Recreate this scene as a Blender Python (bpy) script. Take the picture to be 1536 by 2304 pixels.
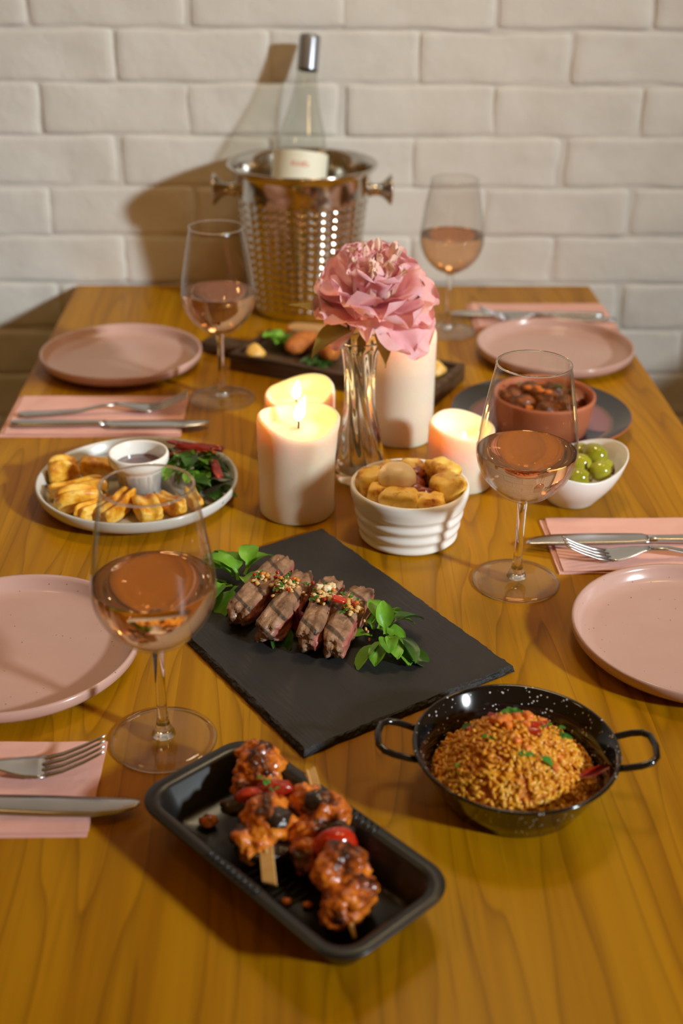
import bpy, bmesh, math, random
from mathutils import Vector, Matrix, noise
R = math.radians
PI = math.pi
scn = bpy.context.scene
col = scn.collection
for o in list(bpy.data.objects):
    bpy.data.objects.remove(o)
TZ = 0.75                                   # table top height

# ------------------------------------------------------------------ camera
def cam_axes(pitch, yaw, roll):
    cp, sp, cy, sy = math.cos(pitch), math.sin(pitch), math.cos(yaw), math.sin(yaw)
    fw = Vector((sy * cp, cy * cp, -sp)); rt = Vector((cy, -sy, 0)); up = rt.cross(fw)
    c, s = math.cos(roll), math.sin(roll)
    return fw, c * rt + s * up, -s * rt + c * up
fw, rt, up = cam_axes(R(27.37), R(1.836), R(0.643))
cd = bpy.data.cameras.new('camera'); cam = bpy.data.objects.new('camera', cd); col.objects.link(cam)
M = Matrix.Identity(4)
for i in range(3):
    M[i][0] = rt[i]; M[i][1] = up[i]; M[i][2] = -fw[i]
M[0][3], M[1][3], M[2][3] = 0.0, 0.0, TZ + 0.575
cam.matrix_world = M
cd.sensor_fit = 'VERTICAL'; cd.sensor_height = 36; cd.sensor_width = 24
cd.lens = 2820 / 2304 * 36
cd.clip_start = 0.01
cd.dof.use_dof = True; cd.dof.focus_distance = 1.03; cd.dof.aperture_fstop = 4.2
scn.camera = cam

# ------------------------------------------------------------------ world, lights, exposure
w = bpy.data.worlds.new('room_glow'); scn.world = w; w.use_nodes = True
w.node_tree.nodes['Background'].inputs[0].default_value = (0.26, 0.108, 0.008, 1)
w.node_tree.nodes['Background'].inputs[1].default_value = 0.62

def look_at(o, tgt):
    d = Vector(tgt) - o.location
    o.rotation_euler = d.to_track_quat('-Z', 'Y').to_euler()
def area(name, loc, tgt, size, power, color):
    l = bpy.data.lights.new(name, 'AREA'); l.shape = 'DISK'; l.size = size; l.energy = power; l.color = color
    o = bpy.data.objects.new(name, l); col.objects.link(o); o.location = loc; look_at(o, tgt)
    return o
def point(name, loc, power, color, radius, parent=None):
    l = bpy.data.lights.new(name, 'POINT'); l.energy = power; l.color = color; l.shadow_soft_size = radius
    o = bpy.data.objects.new(name, l); col.objects.link(o); o.location = loc; o.parent = parent
    return o
key = area('key_softbox', (3.15, -1.4, TZ + 1.80), (-0.55, 1.55, TZ + .1), 0.34, 12.3, (0.87, 0.97, 1.0)); key.data.spread = R(44)
lamp = area('ceiling_downlight', (0.25, 1.40, TZ + 1.30), (0.08, 1.25, TZ), 0.30, 1.5, (1.0, 0.80, 0.50)); lamp.data.spread = R(90)
point('pendant_light', (0.75, 1.15, TZ + 1.25), 5.5, (1.0, 0.64, 0.28), 0.09)
point('pendant_light', (-0.7, 0.9, TZ + 1.35), 3.0, (1.0, 0.64, 0.28), 0.09)

vs = scn.view_settings
vs.view_transform = 'Standard'; vs.look = 'None'; vs.exposure = 0.0; vs.gamma = 1.0; vs.use_curve_mapping = False
cy_ = scn.cycles
cy_.use_denoising = True
cy_.max_bounces = 12; cy_.transmission_bounces = 12; cy_.transparent_max_bounces = 24
cy_.diffuse_bounces = 4; cy_.glossy_bounces = 5
cy_.sample_clamp_indirect = 6.0
cy_.blur_glossy = 0.4

# ------------------------------------------------------------------ material helpers
def S(r, g, b):
    f = lambda c: (c / 255 / 12.92) if c / 255 <= 0.04045 else ((c / 255 + 0.055) / 1.055) ** 2.4
    return (f(r), f(g), f(b), 1)
class NT:
    def __init__(s, name):
        s.m = bpy.data.materials.new(name); s.m.use_nodes = True
        s.t = s.m.node_tree; s.t.nodes.clear()
        s.out = s.n('ShaderNodeOutputMaterial')
    def n(s, typ, **kw):
        nd = s.t.nodes.new(typ)
        for k, v in kw.items(): setattr(nd, k, v)
        return nd
    def l(s, a, b): s.t.links.new(a, b)
    def bsdf(s, base=None, rough=0.5, metal=0, spec=0.5, coat=0, trans=0, ior=1.45, sss=0, sss_r=(1, .5, .25), sss_s=.01):
        b = s.n('ShaderNodeBsdfPrincipled')
        if base is not None: b.inputs['Base Color'].default_value = base
        b.inputs['Roughness'].default_value = rough; b.inputs['Metallic'].default_value = metal
        b.inputs['Specular IOR Level'].default_value = spec; b.inputs['Coat Weight'].default_value = coat
        b.inputs['Coat Roughness'].default_value = 0.08
        b.inputs['Transmission Weight'].default_value = trans; b.inputs['IOR'].default_value = ior
        if sss:
            b.inputs['Subsurface Weight'].default_value = sss
            b.inputs['Subsurface Radius'].default_value = sss_r
            b.inputs['Subsurface Scale'].default_value = sss_s
        s.l(b.outputs[0], s.out.inputs[0]); s.b = b
        return b
    def coord(s, scale=(1, 1, 1), rand=True, kind='Object'):
        tc = s.n('ShaderNodeTexCoord'); mp = s.n('ShaderNodeMapping'); mp.inputs['Scale'].default_value = scale
        s.l(tc.outputs[kind], mp.inputs[0])
        if rand:
            oi = s.n('ShaderNodeObjectInfo'); mm = s.n('ShaderNodeMath', operation='MULTIPLY'); mm.inputs[1].default_value = 37.0
            s.l(oi.outputs['Random'], mm.inputs[0]); s.l(mm.outputs[0], mp.inputs['Location'])
        return mp.outputs[0]
    def noise(s, vec, scale, detail=4, rough=.55, dist=0):
        nn = s.n('ShaderNodeTexNoise'); nn.inputs['Scale'].default_value = scale; nn.inputs['Detail'].default_value = detail
        nn.inputs['Roughness'].default_value = rough; nn.inputs['Distortion'].default_value = dist
        s.l(vec, nn.inputs['Vector']); return nn.outputs['Fac']
    def ramp(s, fac, stops, interp='LINEAR'):
        r = s.n('ShaderNodeValToRGB'); e = r.color_ramp.elements; r.color_ramp.interpolation = interp
        while len(e) < len(stops): e.new(0.5)
        for k, (p, c) in enumerate(stops): e[k].position = p; e[k].color = c if len(c) == 4 else (*c, 1)
        s.l(fac, r.inputs[0]); return r.outputs[0]
    def mix(s, fac, a, b, mode='MIX'):
        m = s.n('ShaderNodeMix', data_type='RGBA', blend_type=mode)
        for sock, v in ((m.inputs[0], fac), (m.inputs[6], a), (m.inputs[7], b)):
            if isinstance(v, (int, float)): sock.default_value = v
            elif isinstance(v, tuple): sock.default_value = v
            else: s.l(v, sock)
        return m.outputs[2]
    def math(s, op, a, b=0.0, c=None):
        m = s.n('ShaderNodeMath', operation=op)
        for k, v in enumerate((a, b) if c is None else (a, b, c)):
            if isinstance(v, (int, float)): m.inputs[k].default_value = v
            else: s.l(v, m.inputs[k])
        return m.outputs[0]
    def bump(s, h, strength=.3, dist=.002):
        b = s.n('ShaderNodeBump'); b.inputs['Strength'].default_value = strength; b.inputs['Distance'].default_value = dist
        s.l(h, b.inputs['Height']); s.l(b.outputs[0], s.b.inputs['Normal'])
def spotty(name, stops, scale=40, detail=5, rough=.5, bump=0, bscale=None, coat=0, spec=.5, sss=0, sss_s=.004, stretch=(1, 1, 1), dist=0, bdist=.002):
    t = NT(name); t.bsdf(rough=rough, coat=coat, spec=spec, sss=sss, sss_s=sss_s)
    v = t.coord(stretch); f = t.noise(v, scale, detail, dist=dist)
    t.l(t.ramp(f, stops), t.b.inputs['Base Color'])
    if bump: t.bump(t.noise(v, bscale or scale * 2, 5), bump, bdist)
    return t.m
def plain(name, c, rough=.5, metal=0, coat=0, spec=.5, **kw):
    t = NT(name); t.bsdf(c, rough, metal, spec, coat, **kw); return t.m

MT = {}
# painted brick
t = NT('painted_brick'); t.bsdf(rough=.62, spec=.35)
v = t.coord((1, 1, 1), kind='Object'); f = t.noise(v, 9, 5)
t.l(t.ramp(f, [(.3, S(212, 207, 199)), (.6, S(220, 216, 209)), (.8, S(207, 200, 191))]), t.b.inputs['Base Color'])
h = t.math('ADD', t.noise(v, 22, 4), t.math('MULTIPLY', t.noise(v, 160, 3), .25)); t.bump(h, .55, .004)
MT['brick'] = t.m
t = NT('painted_mortar'); t.bsdf(rough=.7, spec=.3)
v = t.coord(rand=False); t.l(t.ramp(t.noise(v, 25, 5), [(.3, S(206, 201, 194)), (.7, S(216, 212, 205))]), t.b.inputs['Base Color'])
t.bump(t.noise(v, 90, 4), .4, .002); MT['mortar'] = t.m
# varnished table wood, grain runs along y
t = NT('honey_wood'); t.bsdf(rough=.36, coat=.02, spec=.17)
v = t.coord((1, 1, 1)); v1 = t.coord((9.5, .85, 9.5)); v2 = t.coord((170, 3.2, 60)); v3 = t.coord((38, 1.0, 20))
n1 = t.noise(v1, 1.0, 2.5, .45)
band = t.math('FRACT', t.math('MULTIPLY', n1, 19.0))
lines = t.ramp(band, [(0, (.34, .28, .22)), (.07, (.62, .58, .52)), (.26, (.92, .92, .9)), (.6, (1, 1, 1)), (.95, (.97, .97, .97)), (1, (.34, .28, .22))])
fib = t.ramp(t.noise(v2, 1.0, 3), [(.3, (.72, .72, .72)), (.65, (1, 1, 1))])
strk = t.noise(v3, 1.0, 3)
c0 = t.ramp(strk, [(.25, S(160, 105, 3)), (.5, S(180, 124, 5)), (.75, S(194, 138, 10))])
c1 = t.mix(.5, c0, lines, 'MULTIPLY'); c2 = t.mix(.45, c1, fib, 'MULTIPLY')
pv = t.coord((420, 9, 60)); pores = t.ramp(t.noise(pv, 1.0, 2), [(.60, (1, 1, 1)), (.70, (.62, .56, .5))])
c2 = t.mix(t.ramp(t.noise(v3, .6, 2), [(.4, (0, 0, 0)), (.65, (.6, .6, .6))]), c2, t.mix(1.0, c2, pores, 'MULTIPLY'))
oi = t.n('ShaderNodeObjectInfo')
tone = t.ramp(oi.outputs['Random'], [(0, (.86, .84, .8)), (1, (1.0, 1.0, 1.0))])
t.l(t.mix(1.0, c2, tone, 'MULTIPLY'), t.b.inputs['Base Color'])
t.bump(t.noise(v2, 1.0, 3), .06, .001); MT['wood'] = t.m
MT['darkwood'] = spotty('dark_wood', [(.3, S(50, 34, 22)), (.7, S(78, 54, 34))], 12, 5, .45, .15, 40, stretch=(1, .15, 1))
MT['floor'] = spotty('floor_boards', [(.3, S(58, 44, 34)), (.7, S(84, 64, 48))], 6, 5, .5, .1, 30, stretch=(1, .1, 1))
t = NT('smoked_oak'); t.bsdf(rough=.5, spec=.4)
v = t.coord((4, 40, 20)); t.l(t.ramp(t.noise(v, 2.2, 5), [(.28, S(44, 30, 20)), (.5, S(78, 55, 36)), (.75, S(104, 76, 50))]), t.b.inputs['Base Color'])
t.bump(t.noise(v, 4, 4), .3, .002); MT['board'] = t.m
# ceramics
t = NT('pink_glaze'); t.bsdf(rough=.2, coat=.25, spec=.5)
v = t.coord(); vo = t.n('ShaderNodeTexVoronoi'); vo.inputs['Scale'].default_value = 210; t.l(v, vo.inputs['Vector'])
sp = t.ramp(vo.outputs['Distance'], [(.0, (1, 1, 1)), (.10, (1, 1, 1)), (.13, (0, 0, 0))])
keep = t.math('GREATER_THAN', t.noise(v, 130, 1), .60)
base = t.ramp(t.noise(v, 14, 4), [(.3, S(194, 154, 142)), (.7, S(201, 163, 151))])
t.l(t.mix(t.math('MULTIPLY', sp, keep), base, S(110, 78, 72)), t.b.inputs['Base Color']); MT['pink'] = t.m
t = NT('grey_glaze'); t.bsdf(rough=.22, coat=.2)
v = t.coord(); vo = t.n('ShaderNodeTexVoronoi'); vo.inputs['Scale'].default_value = 260; t.l(v, vo.inputs['Vector'])
sp = t.ramp(vo.outputs['Distance'], [(.0, (1, 1, 1)), (.10, (1, 1, 1)), (.14, (0, 0, 0))])
keep = t.math('GREATER_THAN', t.noise(v, 150, 1), .6)
t.l(t.mix(t.math('MULTIPLY', sp, keep), S(206, 206, 202), S(120, 112, 100)), t.b.inputs['Base Color']); MT['grey'] = t.m
MT['greyin'] = spotty('grey_glaze_inner', [(.3, S(176, 168, 156)), (.7, S(188, 181, 170))], 20, 4, .3, coat=.15)
MT['white'] = plain('white_porcelain', S(236, 232, 226), .18, coat=.2)
t = NT('reactive_glaze'); t.bsdf(rough=.24, coat=.25)
tc = t.n('ShaderNodeTexCoord'); sx = t.n('ShaderNodeSeparateXYZ'); t.l(tc.outputs['Object'], sx.inputs[0])
rr = t.math('SQRT', t.math('ADD', t.math('MULTIPLY', sx.outputs[0], sx.outputs[0]), t.math('MULTIPLY', sx.outputs[1], sx.outputs[1])))
rr = t.math('ADD', rr, t.math('MULTIPLY', t.noise(tc.outputs['Object'], 30, 3), .004))
ring = t.ramp(t.math('MULTIPLY', rr, 10.0), [(0, S(136, 90, 100)), (.80, S(146, 98, 106)), (.815, S(120, 92, 80)), (.845, S(112, 88, 78)), (.86, S(60, 62, 68)), (1.0, S(66, 68, 74))])
# navy stripe pattern fired into the glaze
st = t.math('ADD', t.math('MULTIPLY', sx.outputs[0], .55), t.math('MULTIPLY', sx.outputs[1], .95))
m1 = t.math('COMPARE', st, .02 - .035, .02); inn = t.math('LESS_THAN', rr, .079)
pos = t.math('GREATER_THAN', sx.outputs[0], .0)
navy = t.mix(t.math('MULTIPLY', t.math('MULTIPLY', m1, inn), pos), ring, S(40, 40, 60))
m2 = t.math('COMPARE', st, -.039, .0035)
t.l(t.mix(t.math('MULTIPLY', t.math('MULTIPLY', m2, inn), pos), navy, S(120, 30, 52)), t.b.inputs['Base Color']); MT['reactive'] = t.m
MT['orange_edge'] = plain('terracotta_edge', S(178, 96, 56), .4)
MT['terracotta'] = spotty('terracotta_clay', [(.3, S(176, 98, 66)), (.7, S(194, 114, 78))], 30, 4, .55, .1, 120)
# slate
t = NT('slate'); t.bsdf(rough=.47, spec=.42)
v = t.coord((14, 110, 60), rand=False); v2 = t.coord(rand=False)
t.l(t.ramp(t.noise(v2, 18, 5), [(.3, S(33, 32, 33)), (.7, S(46, 44, 44))]), t.b.inputs['Base Color'])
h = t.math('ADD', t.noise(v, 1.6, 5), t.math('MULTIPLY', t.noise(v2, 30, 4), .7)); t.bump(h, .5, .0016); MT['slate'] = t.m
MT['slate_edge'] = spotty('slate_edge', [(.3, S(22, 22, 23)), (.75, S(52, 50, 50))], 90, 6, .55, .9, 220, bdist=.003)
# metals
MT['steel'] = plain('polished_steel', S(205, 200, 192), .14, 1)
MT['cutlery'] = spotty('brushed_cutlery_steel', [(.3, S(190, 191, 193)), (.7, S(204, 205, 207))], 30, 3, .27)
MT['cutlery'].node_tree.nodes['Principled BSDF'].inputs['Metallic'].default_value = 1
MT['foil'] = plain('grey_foil', S(150, 152, 158), .35, .8)
# glass
def thin_glass(name, tint, k=1.0, rough=0.0, ior=1.5):
    t = NT(name); tr = t.n('ShaderNodeBsdfTransparent'); tr.inputs[0].default_value = tint
    gl = t.n('ShaderNodeBsdfGlossy'); gl.inputs['Roughness'].default_value = rough
    ge = t.n('ShaderNodeNewGeometry'); dt = t.n('ShaderNodeVectorMath', operation='DOT_PRODUCT')
    t.l(ge.outputs['Normal'], dt.inputs[0]); t.l(ge.outputs['Incoming'], dt.inputs[1])
    sch = t.math('POWER', t.math('SUBTRACT', 1.0, t.math('ABSOLUTE', dt.outputs['Value'])), 4.0)   # Schlick reflectance of a pane, same from both sides
    fr = t.math('ADD', .04, t.math('MULTIPLY', sch, .96))
    mx = t.n('ShaderNodeMixShader'); t.l(t.math('MULTIPLY', fr, k), mx.inputs[0])
    t.l(tr.outputs[0], mx.inputs[1]); t.l(gl.outputs[0], mx.inputs[2]); t.l(mx.outputs[0], t.out.inputs[0])
    return t.m
MT['bowl'] = thin_glass('thin_wine_glass', (.975, .97, .96, 1), .85, .01)
MT['bottle'] = thin_glass('thin_bottle_glass', (.95, .955, .935, 1), .9, .015)
MT['glass'] = plain('solid_glass', (.985, .985, .98, 1), 0.0, trans=1, ior=1.47)
MT['vase'] = plain('cut_glass', (.97, .985, .97, 1), 0.015, trans=1, ior=1.46)
MT['wine'] = plain('rose_wine', (1.0, .63, .38, 1), 0.0, trans=1, ior=1.34)
# paper, wax
t = NT('pink_paper'); t.bsdf(rough=.85, spec=.15)
v = t.coord(); t.l(t.ramp(t.noise(v, 30, 4), [(.3, S(228, 174, 162)), (.7, S(234, 184, 172))]), t.b.inputs['Base Color'])
t.bump(t.math('ADD', t.noise(v, 28, 2), t.math('MULTIPLY', t.noise(v, 500, 2), .2)), .3, .002); MT['paper'] = t.m
MT['wax'] = plain('candle_wax', S(238, 222, 202), .42, sss=1.0, sss_r=(1.0, .46, .17), sss_s=.016, spec=.3)
MT['wick'] = plain('charred_wick', S(40, 28, 20), .8)
def emit(name, c, s):
    t = NT(name); e = t.n('ShaderNodeEmission'); e.inputs[0].default_value = c; e.inputs[1].default_value = s
    t.l(e.outputs[0], t.out.inputs[0]); return t.m
MT['flame'] = emit('candle_flame', (1, .66, .26, 1), 9)
# foods
def thin_leaf(name, stops, scale=25, transl=.35, rough=.45, veins=False):
    t = NT(name); b = t.bsdf(rough=rough, spec=.4); v = t.coord()
    c = t.ramp(t.noise(v, scale, 3), stops); t.l(c, b.inputs['Base Color'])
    tl = t.n('ShaderNodeBsdfTranslucent'); t.l(c, tl.inputs[0])
    mx = t.n('ShaderNodeMixShader'); mx.inputs[0].default_value = transl
    t.l(b.outputs[0], mx.inputs[1]); t.l(tl.outputs[0], mx.inputs[2]); t.l(mx.outputs[0], t.out.inputs[0])
    if veins: t.bump(t.noise(v, 120, 3), .25, .001)
    return t.m
MT['petal'] = thin_leaf('peony_petal', [(.25, S(238, 168, 178)), (.5, S(247, 198, 203)), (.75, S(252, 224, 222))], 38, .36, .6, True)
MT['petaloid'] = thin_leaf('peony_cream_petal', [(.3, S(246, 204, 190)), (.7, S(252, 232, 212))], 40, .35, .6)
MT['fleaf'] = thin_leaf('peony_leaf', [(.3, S(122, 112, 44)), (.7, S(154, 138, 66))], 25, .3, .5, True)
MT['stem'] = spotty('flower_stem', [(.3, S(96, 70, 40)), (.7, S(110, 100, 50))], 30, 3, .5)
MT['green'] = thin_leaf('fresh_green_leaf', [(.3, S(84, 144, 30)), (.55, S(122, 178, 50)), (.8, S(160, 206, 92))], 30, .25, .38, True)
MT['darkgreen'] = thin_leaf('dark_green_leaf', [(.3, S(34, 66, 22)), (.7, S(70, 108, 36))], 40, .2, .35, True)
MT['parsley'] = thin_leaf('parsley_leaf', [(.3, S(40, 104, 24)), (.7, S(84, 146, 48))], 60, .2, .5)
MT['redleaf'] = thin_leaf('radicchio_leaf', [(.3, S(88, 20, 40)), (.7, S(130, 40, 66))], 60, .2, .4)
MT['redpepper'] = spotty('red_pepper', [(.3, S(134, 22, 10)), (.7, S(176, 46, 18))], 60, 3, .28, coat=.25)
MT['carrot'] = spotty('carrot', [(.3, S(214, 104, 28)), (.7, S(232, 134, 44))], 80, 3, .35, coat=.2)
MT['tomato'] = spotty('roast_tomato', [(.3, S(176, 30, 12)), (.7, S(206, 58, 24))], 40, 3, .16, coat=.6)
t = NT('grilled_steak'); t.bsdf(rough=.42, spec=.5, coat=.12)
tc = t.n('ShaderNodeTexCoord'); sx = t.n('ShaderNodeSeparateXYZ'); t.l(tc.outputs['Object'], sx.inputs[0]); v = t.coord()
n1 = t.noise(v, 55, 6)
brown = t.ramp(n1, [(.28, S(64, 42, 30)), (.42, S(124, 90, 66)), (.6, S(164, 126, 98)), (.8, S(104, 70, 48))])
wv = t.n('ShaderNodeTexWave'); wv.wave_type = 'BANDS'; wv.bands_direction = 'DIAGONAL'; wv.inputs['Scale'].default_value = 19; wv.inputs['Distortion'].default_value = 3.2; wv.inputs['Detail'].default_value = 3; t.l(v, wv.inputs['Vector'])
char = t.ramp(wv.outputs['Fac'], [(.88, (0, 0, 0)), (.97, (1, 1, 1))])
brown = t.mix(t.math('MULTIPLY', char, .8), brown, S(30, 18, 14))
pinkc = t.ramp(t.noise(v, 90, 5), [(.3, S(150, 74, 66)), (.7, S(190, 116, 100))])
px = t.math('MULTIPLY', t.ramp(t.math('ADD', t.math('MULTIPLY', sx.outputs[0], 50.0), t.math('MULTIPLY', n1, .25)), [(.46, (0, 0, 0)), (.58, (1, 1, 1))]),
            t.ramp(t.math('MULTIPLY', sx.outputs[2], 40.0), [(.14, (0, 0, 0)), (.3, (1, 1, 1)), (.72, (1, 1, 1)), (.84, (0, 0, 0))]))
t.l(t.mix(px, brown, pinkc), t.b.inputs['Base Color']); t.bump(t.noise(v, 150, 6), .55, .003); MT['steak'] = t.m
MT['chicken'] = spotty('grilled_chicken', [(.33, S(22, 10, 7)), (.42, S(84, 32, 10)), (.49, S(190, 92, 20)), (.58, S(230, 136, 40)), (.66, S(196, 92, 22)), (.74, S(60, 20, 8))], 42, 6, .27, .6, 120, coat=.35, bdist=.003)
MT['char'] = spotty('charred_skin', [(.3, S(14, 12, 12)), (.7, S(52, 34, 28))], 60, 4, .3, .4, 120, coat=.3)
MT['bamboo'] = spotty('bamboo', [(.3, S(206, 160, 92)), (.7, S(226, 184, 118))], 30, 3, .55, stretch=(4, .5, 4))
MT['fry'] = spotty('golden_fried_cheese', [(.3, S(170, 92, 16)), (.42, S(216, 142, 30)), (.52, S(240, 180, 58)), (.62, S(246, 204, 104)), (.75, S(214, 134, 30))], 60, 6, .38, .6, 130, coat=.15, bdist=.002)
MT['potato'] = spotty('roast_potato', [(.32, S(120, 56, 12)), (.4, S(204, 136, 34)), (.5, S(240, 196, 84)), (.62, S(246, 210, 110)), (.72, S(170, 92, 22))], 55, 6, .42, .5, 110, coat=.06)
MT['bravas'] = spotty('tomato_sauce', [(.3, S(84, 20, 8)), (.7, S(150, 54, 22))], 70, 4, .22, .6, 150, coat=.5)
MT['aioli'] = spotty('aioli', [(.35, S(232, 208, 164)), (.7, S(242, 224, 186))], 60, 3, .4, .1, 90, sss=.3)
MT['dollop'] = spotty('yellow_mayo', [(.35, S(228, 178, 84)), (.7, S(238, 194, 104))], 60, 3, .4, .2, 90, sss=.3)
MT['croquette'] = spotty('breaded_croquette', [(.3, S(150, 76, 22)), (.7, S(200, 118, 44))], 120, 5, .6, .6, 300, bdist=.002)
MT['crisp'] = spotty('tan_flatbread', [(.3, S(186, 138, 84)), (.7, S(206, 160, 104))], 40, 4, .7, .2, 100)
MT['olive'] = spotty('green_olive', [(.3, S(130, 128, 26)), (.6, S(168, 164, 46)), (.8, S(186, 178, 70))], 40, 3, .16, coat=.6)
MT['olivehole'] = plain('olive_hollow', S(92, 62, 24), .4)
MT['meatball'] = spotty('braised_meatball', [(.32, S(58, 26, 12)), (.5, S(112, 56, 26)), (.66, S(160, 86, 34))], 75, 6, .45, .8, 140, coat=.08)
MT['stew'] = spotty('stew_sauce', [(.3, S(110, 44, 12)), (.7, S(176, 84, 24))], 60, 4, .2, .4, 120, coat=.5)
MT['dip'] = plain('plum_dip', S(92, 50, 50), .12, coat=.5)
MT['rice'] = spotty('saffron_rice', [(.25, S(200, 112, 14)), (.5, S(230, 156, 36)), (.75, S(240, 186, 70))], 70, 3, .32, coat=.3, sss=.15)
MT['ricebed'] = spotty('shaded_saffron_rice', [(.3, S(186, 96, 16)), (.7, S(220, 136, 30))], 120, 4, .45, .8, 260, bdist=.004)  # deeper than the loose grains: shade between them put into the bed colour
MT['nut'] = spotty('chopped_nuts', [(.25, S(196, 150, 90)), (.45, S(226, 196, 140)), (.55, S(206, 140, 60)), (.75, S(190, 172, 96))], 130, 3, .35, coat=.2)
# black wares
MT['blackmelamine'] = plain('black_ceramic', S(24, 24, 24), .34, coat=.10)
t = NT('speckled_enamel'); t.bsdf(rough=.1, coat=.5)
v = t.coord(rand=False); vo = t.n('ShaderNodeTexVoronoi'); vo.inputs['Scale'].default_value = 330; t.l(v, vo.inputs['Vector'])
sp = t.ramp(vo.outputs['Distance'], [(.0, (1, 1, 1)), (.20, (1, 1, 1)), (.25, (0, 0, 0))])
keep = t.math('GREATER_THAN', t.noise(v, 120, 2), .53)
t.l(t.mix(t.math('MULTIPLY', sp, keep), S(14, 14, 15), S(200, 200, 198)), t.b.inputs['Base Color']); MT['enamel'] = t.m
MT['blackenamel'] = plain('black_enamel', S(15, 15, 16), .12, coat=.4)
MT['label'] = spotty('cream_bottle_label', [(.3, S(226, 220, 198)), (.7, S(232, 227, 207))], 20, 3, .6)
MT['redprint'] = plain('red_print', S(206, 128, 104), .6)
MT['darkprint'] = plain('dark_print', S(84, 80, 76), .6)

# ------------------------------------------------------------------ geometry helpers
def build(name, verts, faces, mat, parent=None, loc=(0, 0, 0), rotz=0, smooth=True, mats=None, fmat=None):
    me = bpy.data.meshes.new(name); me.from_pydata([tuple(v) for v in verts], [], faces)
    for m in (mats or [mat]): me.materials.append(MT[m])
    if smooth: me.polygons.foreach_set('use_smooth', [True] * len(me.polygons))
    if fmat: me.polygons.foreach_set('material_index', fmat)
    me.update()
    o = bpy.data.objects.new(name, me); col.objects.link(o)
    o.location = loc; o.rotation_euler = (0, 0, rotz); o.parent = parent
    return o
def tag(o, label=None, cat=None, group=None, kind=None):
    if label: o['label'] = label
    if cat: o['category'] = cat
    if group: o['group'] = group
    if kind: o['kind'] = kind
    return o
def thing(name, loc, label, cat, rotz=0, group=None):
    o = bpy.data.objects.new(name, None); col.objects.link(o); o.empty_display_size = .02
    o.location = loc; o.rotation_euler = (0, 0, rotz)
    return tag(o, label, cat, group)
def lathe_data(prof, n=48, rfun=None):
    vs_, fs = [], []; rings = []
    for k, (r, z) in enumerate(prof):
        if r < 1e-6:
            rings.append([len(vs_)]); vs_.append((0, 0, z))
        else:
            rg = []
            for i in range(n):
                a = 2 * PI * i / n
                q = rfun(r, z, a, k) if rfun else (r, z)
                rg.append(len(vs_)); vs_.append((q[0] * math.cos(a), q[0] * math.sin(a), q[1]))
            rings.append(rg)
    for A, B in zip(rings, rings[1:]):
        if len(A) == 1 and len(B) == 1: continue
        for i in range(n):
            j = (i + 1) % n
            if len(A) == 1: fs.append((A[0], B[j], B[i]))
            elif len(B) == 1: fs.append((A[i], A[j], B[0]))
            else: fs.append((A[i], A[j], B[j], B[i]))
    return vs_, fs
def lathe(name, prof, mat, parent=None, n=48, loc=(0, 0, 0), rfun=None, smooth=True):
    # profile from the outside bottom up and over to the inside so that faces look outward
    v, f = lathe_data(prof, n, rfun)
    return build(name, v, f, mat, parent, loc, smooth=smooth)
def tube_data(path, rad, n=10, caps=True):
    pts = [Vector(p) for p in path]; vs_, fs = [], []
    prev = None
    for k, p in enumerate(pts):
        d = (pts[min(k + 1, len(pts) - 1)] - pts[max(k - 1, 0)]).normalized()
        if prev is None:
            a = Vector((0, 0, 1)) if abs(d.z) < .9 else Vector((1, 0, 0))
            x = d.cross(a).normalized()
        else:
            x = (prev - d * prev.dot(d)).normalized()
        prev = x; y = d.cross(x)
        r = rad[k] if isinstance(rad, (list, tuple)) else rad
        for i in range(n):
            a = 2 * PI * i / n; vs_.append(p + (x * math.cos(a) + y * math.sin(a)) * r)
    for k in range(len(pts) - 1):
        for i in range(n):
            j = (i + 1) % n; fs.append((k * n + i, k * n + j, (k + 1) * n + j, (k + 1) * n + i))
    if caps: fs.append(tuple(range(n))[::-1]); fs.append(tuple((len(pts) - 1) * n + i for i in range(n)))
    return vs_, fs
def tube(name, path, rad, mat, parent=None, n=10, loc=(0, 0, 0)):
    v, f = tube_data(path, rad, n); return build(name, v, f, mat, parent, loc)
def join(*parts):
    V, F = [], []
    for v, f in parts:
        b = len(V); V += list(v); F += [tuple(i + b for i in q) for q in f]
    return V, F
def box_data(x0, x1, y0, y1, z0, z1):
    v = [(x0, y0, z0), (x1, y0, z0), (x1, y1, z0), (x0, y1, z0), (x0, y0, z1), (x1, y0, z1), (x1, y1, z1), (x0, y1, z1)]
    return v, [(0, 3, 2, 1), (4, 5, 6, 7), (0, 1, 5, 4), (1, 2, 6, 5), (2, 3, 7, 6), (3, 0, 4, 7)]
def bevel_box(x0, x1, y0, y1, z0, z1, b=.002, seg=2):
    bm = bmesh.new(); v, f = box_data(x0, x1, y0, y1, z0, z1)
    bv = [bm.verts.new(p) for p in v]
    for q in f: bm.faces.new([bv[i] for i in q])
    bmesh.ops.bevel(bm, geom=bm.edges[:], offset=b, segments=seg, affect='EDGES', profile=.5)
    bm.verts.index_update()
    V = [p.co.copy() for p in bm.verts]; F = [tuple(p.index for p in q.verts) for q in bm.faces]; bm.free()
    return V, F
_cache = {}
def cubesphere(n):
    if ('c', n) not in _cache:
        bm = bmesh.new(); bmesh.ops.create_cube(bm, size=2)
        bmesh.ops.subdivide_edges(bm, edges=bm.edges[:], cuts=n, use_grid_fill=True)
        bm.verts.index_update()
        _cache[('c', n)] = ([p.co.copy() for p in bm.verts], [tuple(p.index for p in q.verts) for q in bm.faces]); bm.free()
    return _cache[('c', n)]
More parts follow.
